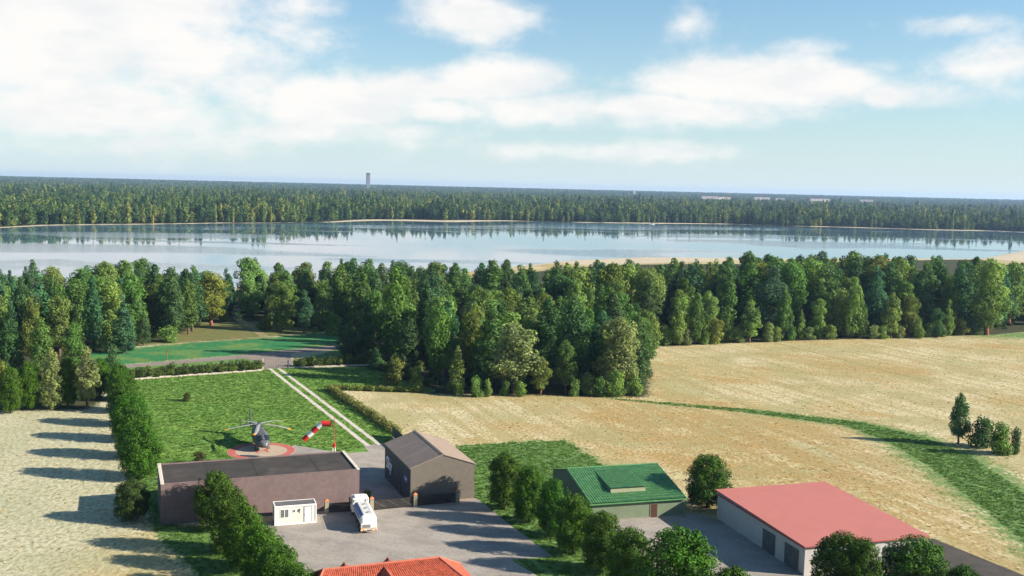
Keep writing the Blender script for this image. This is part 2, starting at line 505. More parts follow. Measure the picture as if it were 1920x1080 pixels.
def ground_material():
    mm = bpy.data.materials.new('ground'); mm.use_nodes = True
    t = mm.node_tree; h = NG(t); p = t.nodes['Principled BSDF']
    p.inputs['Roughness'].default_value = .95; p.inputs['Specular IOR Level'].default_value = .1
    geo = h.node('ShaderNodeNewGeometry'); pos = geo.outputs['Position']
    big = h.noise(pos, .018, 4, .6)
    streak = h.noise(h.mapping(pos, scale=(.22, .9, 1), rot=(0, 0, R(24))), .12, 5, .65)
    midn = h.noise(pos, .35, 5, .65)
    fine = h.noise(h.mapping(pos, scale=(1.0, .55, 1)), 1.9, 6, .7)
    dry = h.mix(h.smooth(midn, .3, .7), (.50, .415, .215), (.40, .315, .145))
    dry = h.mix(h.math('MULTIPLY', h.smooth(streak, .45, .60), .85), dry, (.40, .25, .085))
    dry = h.mix(h.math('MULTIPLY', h.smooth(big, .46, .58), .7), dry, (.60, .53, .345))
    dry = h.mix(h.math('MULTIPLY', h.smooth(fine, .44, .62), .75), dry, (.23, .165, .065))
    dry = h.mix(h.math('MULTIPLY', h.smooth(fine, .50, .30), .55), dry, (.66, .57, .35))
    olive = h.noise(pos, .06, 5, .6)
    dry = h.mix(h.math('MULTIPLY', h.smooth(olive, .48, .58), .6), dry, (.30, .275, .125))
    # old plough line and pale left-hand meadow
    xs = h.node('ShaderNodeSeparateXYZ'); t.links.new(pos, xs.inputs[0])
    left = h.smooth(xs.outputs[0], -40, -58)
    dry = h.mix(h.math('MULTIPLY', left, .62), dry, h.mix(h.smooth(fine, .35, .68), (.49, .475, .335), (.235, .245, .15)))
    mow = h.noise(h.mapping(pos, scale=(1.0, .045, 1), rot=(0, 0, R(-22))), .36, 4, .6)
    tn = h.attr('tan').outputs['Fac']
    tcol = h.mix(h.smooth(fine, .38, .64), (.42, .275, .105), (.235, .14, .045))
    dry = h.mix(h.math('MULTIPLY', h.math('MULTIPLY', h.smooth(h.math('ADD', mow, h.math('MULTIPLY', h.math('SUBTRACT', midn, .5), .7)), .34, .60), tn), 1.0), dry, tcol)
    dry = h.mix(h.math('MULTIPLY', h.math('MULTIPLY', h.smooth(mow, .47, .58), h.smooth(xs.outputs[0], -40, -10)), .60), dry, (.33, .255, .11))
    ln = h.math('ABSOLUTE', h.math('SUBTRACT', h.math('ADD', h.math('MULTIPLY', xs.outputs[0], .94), h.math('MULTIPLY', xs.outputs[1], .34)), 186.0))
    ln = h.math('ADD', ln, h.math('MULTIPLY', h.math('SUBTRACT', midn, .5), 2.0))
    lf = h.math('MULTIPLY', h.smooth(ln, .9, .2), h.smooth(xs.outputs[0], 68, 76))
    dry = h.mix(h.math('MULTIPLY', lf, .45), dry, (.19, .17, .06))
    gn = h.noise(h.mapping(pos, scale=(.8, 1.3, 1)), .9, 6, .7)
    grass = h.mix(h.smooth(gn, .32, .68), (.07, .145, .035), (.16, .25, .075))
    dg = h.mix(h.smooth(gn, .35, .65), (.022, .135, .05), (.045, .185, .062))
    grass = h.mix(h.math('MULTIPLY', h.attr('deep').outputs['Fac'], h.smooth(h.noise(pos, .10, 4, .6), .36, .56)), grass, dg)
    wob = h.math('MULTIPLY', h.math('SUBTRACT', h.math('ADD', h.math('MULTIPLY', fine, .6), h.math('MULTIPLY', midn, .4)), .5), 2.2)
    gm = h.smooth(h.math('ADD', h.attr('green').outputs['Fac'], wob), .24, .66)
    c = h.mix(gm, dry, grass)
    bm = h.smooth(h.math('ADD', h.attr('brown').outputs['Fac'], wob), .25, .7)
    c = h.mix(bm, c, h.mix(h.smooth(midn, .4, .65), (.175, .145, .055), (.10, .14, .042)))
    floor = h.mix(h.smooth(midn, .35, .65), (.035, .045, .018), (.06, .055, .025))
    wm = h.smooth(h.math('ADD', h.attr('wood').outputs['Fac'], h.math('MULTIPLY', wob, .5)), .35, .65)
    c = h.mix(wm, c, floor)
    sandc = h.mix(h.smooth(midn, .4, .7), (.50, .42, .30), (.40, .33, .22))
    sm_ = h.smooth(h.math('ADD', h.attr('sand').outputs['Fac'], h.math('MULTIPLY', h.math('SUBTRACT', h.noise(pos, .03, 4, .6), .5), 1.1)), .4, .6)
    c = h.mix(sm_, c, sandc)
    t.links.new(c, p.inputs['Base Color'])
    b = h.node('ShaderNodeBump'); b.inputs['Strength'].default_value = 1; b.inputs['Distance'].default_value = .10
    t.links.new(h.math('ADD', fine, h.math('MULTIPLY', gn, .6)), b.inputs['Height']); t.links.new(b.outputs[0], p.inputs['Normal'])
    return mm


M['ground'] = ground_material()
ground_obj()

# lake water
def water_material():
    mm = bpy.data.materials.new('lake_water'); mm.use_nodes = True
    t = mm.node_tree; h = NG(t); p = t.nodes['Principled BSDF']
    p.inputs['Base Color'].default_value = (.09, .17, .22, 1)
    p.inputs['IOR'].default_value = 1.42
    p.inputs['Specular IOR Level'].default_value = .5
    geo = h.node('ShaderNodeNewGeometry'); pos = geo.outputs['Position']
    band = h.noise(h.mapping(pos, scale=(.4, 1, 1)), .006, 3, .5, dist=.6)
    calm = h.smooth(band, .52, .60)
    t.links.new(h.math('MULTIPLY_ADD', calm, .10, .015), p.inputs['Roughness'])
    xyz = h.node('ShaderNodeSeparateXYZ'); t.links.new(pos, xyz.inputs[0])
    for (ex, ey, rx, ry) in ((-303, 687, 150, 16), (-225, 785, 120, 13), (-170, 1010, 60, 10), (555, 1385, 120, 34), (300, 1440, 150, 14), (720, 1340, 120, 22), (-60, 640, 90, 20), (-215, 560, 120, 30)):
        ddx = h.math('MULTIPLY', h.math('SUBTRACT', xyz.outputs[0], ex), 1 / rx); ddy = h.math('MULTIPLY', h.math('SUBTRACT', xyz.outputs[1], ey), 1 / ry)
        q = h.math('ADD', h.math('MULTIPLY', ddx, ddx), h.math('MULTIPLY', ddy, ddy))
        q = h.math('ADD', q, h.math('MULTIPLY', h.math('SUBTRACT', h.noise(pos, .03, 4, .65), .5), 2.4))
        calm = h.math('MAXIMUM', calm, h.smooth(q, 1.0, .35))
    w1 = h.noise(h.mapping(pos, scale=(1, 1.6, 1), rot=(0, 0, .3)), .35, 4, .6)
    b = h.node('ShaderNodeBump')
    b.inputs['Distance'].default_value = .12
    t.links.new(h.math('MULTIPLY_ADD', calm, .75, .04), b.inputs['Strength'])
    t.links.new(w1, b.inputs['Height']); t.links.new(b.outputs[0], p.inputs['Normal'])
    return mm


M['water'] = water_material()
lk = MB().add([(-2500, -700, -.45), (4000, -700, -.45), (4000, 2200, -.45), (-2500, 2200, -.45)], [(0, 1, 2, 3)])
wp = [(x, y, -.45) for x, y in SHORE_NEAR] + [(x, y, -.45) for x, y in SHORE_FAR[::-1]]
lk = MB()
nN, nF = len(SHORE_NEAR), len(SHORE_FAR)
# a sheet a little wider than the lake; its rim lies under the banks
near_o = [(x + 9, y - 9) for x, y in SHORE_NEAR]; far_o = [(x - 3, y + 12) for x, y in SHORE_FAR]
import itertools
def resample(line, n):
    line = np.array(line, float); s = np.r_[0, np.cumsum(np.hypot(*np.diff(line, axis=0).T))]
    q = np.linspace(0, s[-1], n); return np.stack([np.interp(q, s, line[:, 0]), np.interp(q, s, line[:, 1])], 1)
# the lake sheet is triangulated as one n-gon by Blender
me = bpy.data.meshes.new('lake_water')
ring = near_o + far_o[::-1]
me.from_pydata([(x, y, -.45) for x, y in ring], [], [tuple(range(len(ring)))])
me.materials.append(M['water']); me.update()
link('lake_water', me, kind='structure')

# ---------------------------------------------------------------- sheets on the ground
def poly_sheet(name, poly, z, mm, kind='structure'):
    me = bpy.data.meshes.new(name)
    me.from_pydata([(x, y, z) for x, y in poly], [], [tuple(range(len(poly)))])
    me.materials.append(mm); me.update()
    if me.polygons[0].normal.z < 0: me.flip_normals()
    return link(name, me, kind=kind)


def world_mat(name, fn, rough=.92, bump=.0, spec=.15):
    mm = bpy.data.materials.new(name); mm.use_nodes = True
    t = mm.node_tree; h = NG(t); p = t.nodes['Principled BSDF']
    p.inputs['Roughness'].default_value = rough; p.inputs['Specular IOR Level'].default_value = spec
    pos = h.node('ShaderNodeNewGeometry').outputs['Position']
    c, hgt = fn(h, pos)
    t.links.new(c, p.inputs['Base Color'])
    if bump and hgt is not None:
        b = h.node('ShaderNodeBump'); b.inputs['Distance'].default_value = bump
        t.links.new(hgt, b.inputs['Height']); t.links.new(b.outputs[0], p.inputs['Normal'])
    return mm


def f_lawn(h, pos):
    st = h.mapping(pos, scale=(1.0, .42, 1), rot=(0, 0, R(62)))
    a = h.noise(st, .85, 6, .68); b = h.noise(pos, .09, 4, .6); f = h.noise(pos, 3.2, 5, .7)
    c = h.mix(h.smooth(a, .32, .68), (.06, .155, .018), (.20, .33, .062))
    c = h.mix(h.math('MULTIPLY', h.smooth(b, .45, .7), .45), c, (.26, .34, .07))
    c = h.mix(h.math('MULTIPLY', h.smooth(f, .48, .68), .55), c, (.035, .095, .014))
    c = h.mix(h.math('MULTIPLY', h.smooth(f, .46, .30), .35), c, (.30, .39, .12))
    return c, h.math('ADD', a, h.math('MULTIPLY', f, .6))


def f_conc(h, pos):
    a = h.noise(pos, .22, 5, .6); f = h.noise(pos, 2.6, 6, .7); s = h.noise(h.mapping(pos, rot=(0, 0, R(21)), scale=(.35, 1, 1)), .5, 4, .6)
    c = h.mix(h.smooth(a, .35, .68), (.345, .300, .256), (.262, .227, .195))
    c = h.mix(h.math('MULTIPLY', h.smooth(f, .48, .62), .55), c, (.165, .147, .126))
    c = h.mix(h.math('MULTIPLY', h.smooth(s, .50, .62), .55), c, (.345, .31, .262))
    return c, f


def f_road(h, pos):
    a = h.noise(pos, .3, 5, .6); f = h.noise(pos, 2.0, 5, .7)
    c = h.mix(h.smooth(a, .35, .68), (.25, .20, .165), (.20, .16, .135))
    c = h.mix(h.math('MULTIPLY', h.smooth(f, .5, .7), .4), c, (.26, .215, .175))
    return c, f


def f_asph(h, pos):
    a = h.noise(pos, .4, 5, .6); f = h.noise(pos, 3, 5, .7)
    c = h.mix(h.smooth(a, .35, .68), (.060, .052, .045), (.082, .07, .06))
    return h.mix(h.math('MULTIPLY', h.smooth(f, .5, .7), .5), c, (.04, .036, .033)), f


def f_lane(h, pos):
    a = h.noise(pos, .8, 5, .65)
    return h.mix(h.smooth(a, .38, .66), (.56, .50, .42), (.43, .38, .31)), a


M['lawn'] = world_mat('lawn_grass', f_lawn, .95, .10)
M['concrete'] = world_mat('yard_concrete', f_conc, .9, .01)
M['road'] = world_mat('road_surface', f_road, .9, .01)
M['asphalt'] = world_mat('dark_asphalt', f_asph, .9, .01)
M['dirt'] = world_mat('dirt_track', lambda h, pos: (h.mix(h.smooth(h.noise(pos, .5, 5, .65), .38, .62), (.30, .235, .13), (.17, .16, .065)), None), .95, 0)
M['lane'] = world_mat('lane_concrete', f_lane, .9, .01)

LAWN = [(-58, 158.5), (-53.3, 158), (-50.5, 150), (-22, 160), (-21, 165), (-22.2, 181), (-20.9, 188.5), (-40.2, 229.2), (-18.2, 227.8), (-16.5, 231.5), (-36, 259.5), (-54.2, 256.2), (-60.7, 252.6), (-88, 236.2), (-84, 224), (-72, 192)]
poly_sheet('lawn', LAWN, .010, M['lawn'])
YARD = [(-33.5, 136.8), (-27, 142.5), (-23.5, 144.0), (-20.5, 147.5), (-18, 152), (-13, 147.5), (-9, 149), (-4.4, 150.6), (0.6, 138.4), (5.9, 126.8), (0.6, 125.3), (4.2, 119.5), (6, 113), (-2, 98), (-40, 98), (-34, 112), (-24.5, 118.2), (-29.4, 128)]
poly_sheet('paved_yard', YARD, .012, M['concrete'])
poly_sheet('paved_yard_back', [(-23.2, 143.9), (-12.4, 147.2), (-18.6, 161.6), (-20.8, 169.5), (-22.2, 176.5), (-28.5, 174.6), (-37.8, 179.4), (-40, 169), (-31.4, 163.6), (-27, 156), (-25.6, 152.4), (-22.0, 145.6)], .022, M['concrete'])
poly_sheet('barn_yard', [(13.4, 142.0), (25.4, 145.4), (27.2, 146.2), (30.4, 142), (37.4, 121.7), (40, 110), (24, 104), (19, 122)], .014, M['concrete'])
poly_sheet('barn_paving', [(37, 120.8), (53.2, 125.6), (57.2, 137.2), (57.9, 137.0), (66, 119), (74, 100), (40, 100)], .020, M['asphalt'])
ROAD = [(-150, 218), (-98.7, 252.0), (-74.1, 270.9), (-66.2, 279.2), (-49.7, 294.5), (-20, 322), (-17, 318), (-48.0, 287.0), (-59.3, 277.2), (-68.5, 268.6), (-96.3, 248.6), (-148, 213.5)]
poly_sheet('road', ROAD, .012, M['road'])
poly_sheet('driveway', [(-69.0, 268.3), (-63.3, 261.5), (-60.6, 253.6), (-55.0, 256.2), (-55.6, 262), (-59.0, 276.4), (-63.8, 275)], .024, M['road'])
poly_sheet('dirt_path', [(-95, 352), (-92.4, 344), (-83.2, 326), (-74.5, 306.5), (-72, 307.5), (-80.8, 326.6), (-90, 345), (-92.6, 353)], .016, M['dirt'])
a0, a1 = Vector((-59.6, 254.4)), Vector((-24.7, 180.0))
d = (a1 - a0).normalized(); nrm = Vector((-d.y, d.x))
for off in (0.0, 2.15):
    q = [a0 + nrm * (off - .42), a0 + nrm * (off + .42), a1 + nrm * (off + .42), a1 + nrm * (off - .42)]
    pts = []
    n = 26
    left = [q[0].lerp(q[3], i / n) + nrm * random.uniform(-.06, .06) for i in range(n + 1)]
    right = [q[1].lerp(q[2], i / n) + nrm * random.uniform(-.06, .06) for i in range(n + 1)]
    o = poly_sheet('wheel_track_path', [tuple(p) for p in left + right[::-1]], .030, M['lane'])
o = poly_sheet('lane_apron', [(-25.6, 180.2), (-22.0, 182.4), (-20.6, 178), (-20.6, 169), (-22, 170)], .026, M['concrete'])

# helipad: red ring, tan paving and the letter H
hp = thing('helipad', 'round helipad with red ring on the lawn under the helicopter', 'helipad', (-42.3, 174.7, 0))
n = 64
cs = [(math.cos(2 * math.pi * i / n), math.sin(2 * math.pi * i / n)) for i in range(n)]
MB().prism([(x * 5.7, y * 5.7) for x, y in cs], 0.0, .05).build('slab', M['padtan'], hp)
rb = MB()
rb.add([(x * 5.62, y * 5.62, .058) for x, y in cs] + [(x * 4.35, y * 4.35, .058) for x, y in cs], [(i, (i + 1) % n, n + (i + 1) % n, n + i) for i in range(n)])
rb.build('red_ring', M['padred'], hp)
hb = MB()
for (x0, x1, y0, y1) in ((-1.1, -.65, -1.3, 1.3), (.65, 1.1, -1.3, 1.3), (-.65, .65, -.22, .22)):
    hb.add([(x0, y0, .060), (x1, y0, .060), (x1, y1, .060), (x0, y1, .060)], [(0, 1, 2, 3)])
ho = hb.build('letter_mark', M['padred'], hp); ho.rotation_euler.z = R(24)
jb = MB()
for k in range(-9, 10):
    x = k * .45; w_ = math.sqrt(max(4.3 ** 2 - x * x, 0))
    jb.add([(x - .03, -w_, .054), (x + .03, -w_, .054), (x + .03, w_, .054), (x - .03, w_, .054)], [(0, 1, 2, 3)])
jo = jb.build('paving_joint', mat('paving_joint_grit', (.22, .17, .12), None, 4, .95), hp); jo.rotation_euler.z = R(24)

# ---------------------------------------------------------------- foliage
def leaf_material(name, transl=.32, rnd=False):
    mm = bpy.data.materials.new(name); mm.use_nodes = True
    t = mm.node_tree; h = NG(t); p = t.nodes['Principled BSDF']
    p.inputs['Roughness'].default_value = .7; p.inputs['Specular IOR Level'].default_value = .12
    lv = h.attr('leafvar').outputs['Fac']
    oi = h.node('ShaderNodeObjectInfo')
    if rnd:
        pn = h.noise(h.node('ShaderNodeNewGeometry').outputs['Position'], .011, 4, .65)
        r = h.math('ADD', h.math('MULTIPLY', oi.outputs['Random'], .85), h.math('MULTIPLY_ADD', pn, 1.5, -.68), clamp=True)
        base = h.node('ShaderNodeValToRGB')
        t.links.new(r, base.inputs[0])
        cr = base.color_ramp
        cr.elements[0].color = (.020, .042, .024, 1); cr.elements[1].color = (.19, .19, .055, 1)
        for pos_, c_ in ((.25, (.030, .064, .032, 1)), (.5, (.052, .096, .032, 1)), (.70, (.088, .135, .042, 1)), (.86, (.135, .165, .05, 1))):
            e = cr.elements.new(pos_); e.color = c_
        base = base.outputs[0]
    else:
        base = oi.outputs['Color']
    var = h.mix(lv, (.42, .48, .56), (2.1, 2.0, 1.5))
    c = h.mix(1.0, base, var, 'MULTIPLY')
    t.links.new(c, p.inputs['Base Color'])
    tr = h.node('ShaderNodeBsdfTranslucent'); t.links.new(h.mix(1.0, c, (1.2, 1.25, .7), 'MULTIPLY'), tr.inputs[0])
    ms = h.node('ShaderNodeMixShader'); ms.inputs[0].default_value = transl
    t.links.new(p.outputs[0], ms.inputs[1]); t.links.new(tr.outputs[0], ms.inputs[2])
    t.links.new(ms.outputs[0], t.nodes['Material Output'].inputs[0])
    return mm


M['leaf'] = leaf_material('leaf')
M['denseleaf'] = leaf_material('dense_leaf', .08)
M['farleaf'] = leaf_material('far_leaf', .2, True)


def unit(v):
    return v / np.linalg.norm(v, axis=-1, keepdims=True)


def leaves_mesh(name, rng, lobes, n, size, out=.75, up=.25, mm=None, tri=False, blend=0.0):
    """n leaf faces spread through the outer part of a cloud of lobes (x, y, z, r, squash)"""
    L = np.asarray(lobes, float)
    w = L[:, 3] ** 2; w = w / w.sum()
    k = rng.choice(len(L), n, p=w)
    d = unit(rng.normal(size=(n, 3)))
    rr = (rng.uniform(.35, 1.0, n) ** .35) * L[k, 3]
    off = d * rr[:, None]; off[:, 2] *= L[k, 4]
    c = L[k, :3] + off
    axis = c.copy(); axis[:, 2] = 0
    nrm = unit(d * out + unit(axis + 1e-6) * blend + rng.normal(size=(n, 3)) * .55 + np.array([0, 0, up]))
    t1 = unit(np.cross(nrm, rng.normal(size=(n, 3)))); t2 = np.cross(nrm, t1)
    s = (rng.uniform(.6, 1.25, n) * size)[:, None]
    if tri:
        V = np.stack([c + t1 * s * .7, c - t1 * s * .45 + t2 * s * .55, c - t1 * s * .45 - t2 * s * .55], 1).reshape(-1, 3)
        F = np.arange(3 * n).reshape(-1, 3)
    else:
        V = np.stack([c + t1 * s * .62, c + t2 * s * .40, c - t1 * s * .62, c - t2 * s * .40], 1).reshape(-1, 3)
        F = np.arange(4 * n).reshape(-1, 4)
    me = mesh_np(name, V, F, mm or M['leaf'])
    lobe_var = rng.uniform(0, 1, len(L))
    lv = np.clip(.55 * lobe_var[k] + .45 * rng.uniform(0, 1, n), 0, 1)
    at = me.attributes.new('leafvar', 'FLOAT', 'FACE'); at.data.foreach_set('value', lv.astype(np.float32))
    return me


def profile_lobes(rng, H, R_, z0, prof, count, lr, squash=1.0, jitter=.12):
    """lobes on the skin of a crown of revolution; prof(t) gives the relative radius for t in 0..1"""
    out = []
    ts = []
    while len(ts) < count:
        t = rng.uniform(0, 1)
        if rng.uniform(0, 1) < prof(t) + .12: ts.append(t)
    for t in ts:
        a = rng.uniform(0, 2 * math.pi)
        r = R_ * prof(t)
        l = R_ * rng.uniform(*lr) * (.55 + .45 * prof(t))
        rad = max(r - l * .75, 0) * rng.uniform(1 - jitter * 2, 1 + jitter)
        z = z0 + (H - z0) * t
        z = min(z, H - l * squash * .8)
        out.append((rad * math.cos(a), rad * math.sin(a), max(z, l * squash * .8), l, squash))
    # inner fill
    for t in np.linspace(.05, .92, 9):
        out.append((0, 0, z0 + (H - z0) * t, max(R_ * prof(t) * .62, .2), 1.0))
    return out


def trunk_mesh(rng, H, r, limbs, mm, lean=.02):
    b = MB()
    pts = [Vector((0, 0, -.15))]
    nseg = 5
    for i in range(1, nseg + 1):
        pts.append(Vector((rng.normal() * H * lean, rng.normal() * H * lean, H * i / nseg)))
    for i in range(nseg):
        b.tube(pts[i], pts[i + 1], r * (1 - .8 * i / nseg) * (1.35 if i == 0 else 1), r * (1 - .8 * (i + 1) / nseg), 7, caps=False)
    for (t, ln, upw) in limbs:
        f = t * nseg; i = min(int(f), nseg - 1); p = pts[i].lerp(pts[i + 1], f - i)
        a = rng.uniform(0, 2 * math.pi)
        q = p + Vector((math.cos(a) * ln, math.sin(a) * ln, upw * ln))
        b.tube(p, q, r * .38 * (1 - t * .5), r * .1, 5, caps=False)
    return b.mesh('trunk', mm, True)


PROTO = {'c': [], 'b': [], 's': [], 'd': []}


def make_protos():
    bullet = lambda t: max(0, (min(1, (t + .05) / .20)) ** .5 * (1 - t ** 2.6) ** .70)
    cone = lambda t: max(0, (min(1, (t + .04) / .14)) ** .6 * (1 - t ** 1.7) ** .80)
    column = lambda t: max(0, (min(1, (t + .05) / .15)) ** .5 * (1 - t ** 4.0) ** .75)
    egg = lambda t: max(0, math.sqrt(max(0, 1 - ((t - .46) / .56) ** 2)))
    dome = lambda t: max(0, (max(0, 1 - ((t - .42) / .60) ** 2)) ** .5 * (.86 + .14 * math.sin(t * 9)))
    for i in range(8):      # conifers, 16 m high, 3 m crown radius
        rng = np.random.default_rng(100 + i)
        prof = (bullet, cone, bullet, column)[i % 4]
        z0 = (1.2, 1.0, 2.6, .6)[i % 4]
        lob = profile_lobes(rng, 16, 3.0, z0, prof, 64, (.22, .38), 1.25)
        if i in (5, 6):
            lob = [l for l in lob if not (5.0 < l[2] < 6.2)] or lob
        me = leaves_mesh('crown', rng, lob, 6500, .37, .85, .15, blend=.35)
        tr = trunk_mesh(rng, 14.5, .26, [(t, 2.0 * (1 - t) + .5, .1) for t in rng.uniform(.1, .8, 9)], M['trunk'], .006)
        PROTO['c'].append((me, tr, 16.0, 6.0))
    for i in range(7):      # broad trees, 14 m high, 4 m crown radius
        rng = np.random.default_rng(200 + i)
        lob = profile_lobes(rng, 14, 4.0, (3.2, 2.4, 1.2, 2.8)[i % 4], (dome, egg)[i % 2], 44, (.26, .46), .85, .22)
        me = leaves_mesh('crown', rng, lob, 7500, .38, .8, .3, blend=.25)
        tr = trunk_mesh(rng, 10.5, .36, [(t, 3.0, .7) for t in rng.uniform(.22, .75, 10)], (M['trunk'], M['redtrunk'])[i % 2], .02)
        PROTO['b'].append((me, tr, 14.0, 8.0))
    for i in range(5):      # bushes, 4 m high
        rng = np.random.default_rng(300 + i)
        lob = profile_lobes(rng, 4, 2.2, .1, dome, 26, (.28, .46), .95, .2)
        me = leaves_mesh('crown', rng, lob, 2000, .29, .8, .3, blend=.2)
        tr = trunk_mesh(rng, 2.6, .10, [(t, 1.2, .8) for t in rng.uniform(.1, .7, 6)], M['trunk'], .03)
        PROTO['s'].append((me, tr, 4.0, 4.4))
    for i in range(5):      # dense clipped-looking trees, 8 m high
        rng = np.random.default_rng(400 + i)
        prof = lambda t: max(0, (max(0, 1 - ((t - .40) / .62) ** 2)) ** .42)
        lob = profile_lobes(rng, 8, 2.7, 1.0, prof, 150, (.16, .30), 1.0, .10)
        # loose sprigs that break the outline
        for _ in range(16):
            t = rng.uniform(.25, 1.0); a = rng.uniform(0, 6.283); r = 2.7 * prof(min(t, .98)) * 1.05
            lob.append((r * math.cos(a), r * math.sin(a), 1.0 + 7.0 * t, .28, 1.0))
        me = leaves_mesh('crown', rng, lob, 24000, .165, .95, .25, mm=M['denseleaf'], blend=.35)
        tr = trunk_mesh(rng, 6.4, .20, [(t, 1.6, .7) for t in rng.uniform(.25, .8, 9)], (M['redtrunk'], M['trunk'])[i % 2], .012)
        PROTO['d'].append((me, tr, 8.0, 5.4))


make_protos()
TREE_NAME = {'c': ('conifer_tree', 'conifer'), 'b': ('broadleaf_tree', 'tree'), 's': ('bush', 'bush'), 'd': ('dense_tree', 'tree')}
_cnt = {'c': 0, 'b': 0, 's': 0, 'd': 0}


def plant(k, x, y, hgt, wid, tint, label, group=None, idx=None, rz=None, name=None, cat=None, dx=1.0):
    i = _cnt[k]; _cnt[k] += 1
    me, tr, h0, w0 = PROTO[k][(i * 3 + i // 7) % len(PROTO[k]) if idx is None else idx]
    o = thing(name or TREE_NAME[k][0], label, cat or TREE_NAME[k][1], (x, y, 0), random.uniform(0, 6.28) if rz is None else rz, group)
    o.scale = (wid / w0, wid / w0 * dx, hgt / h0)
    c = link('crown', me, o); c.color = (*tint, 1)
    link('trunk', tr, o)
    return o

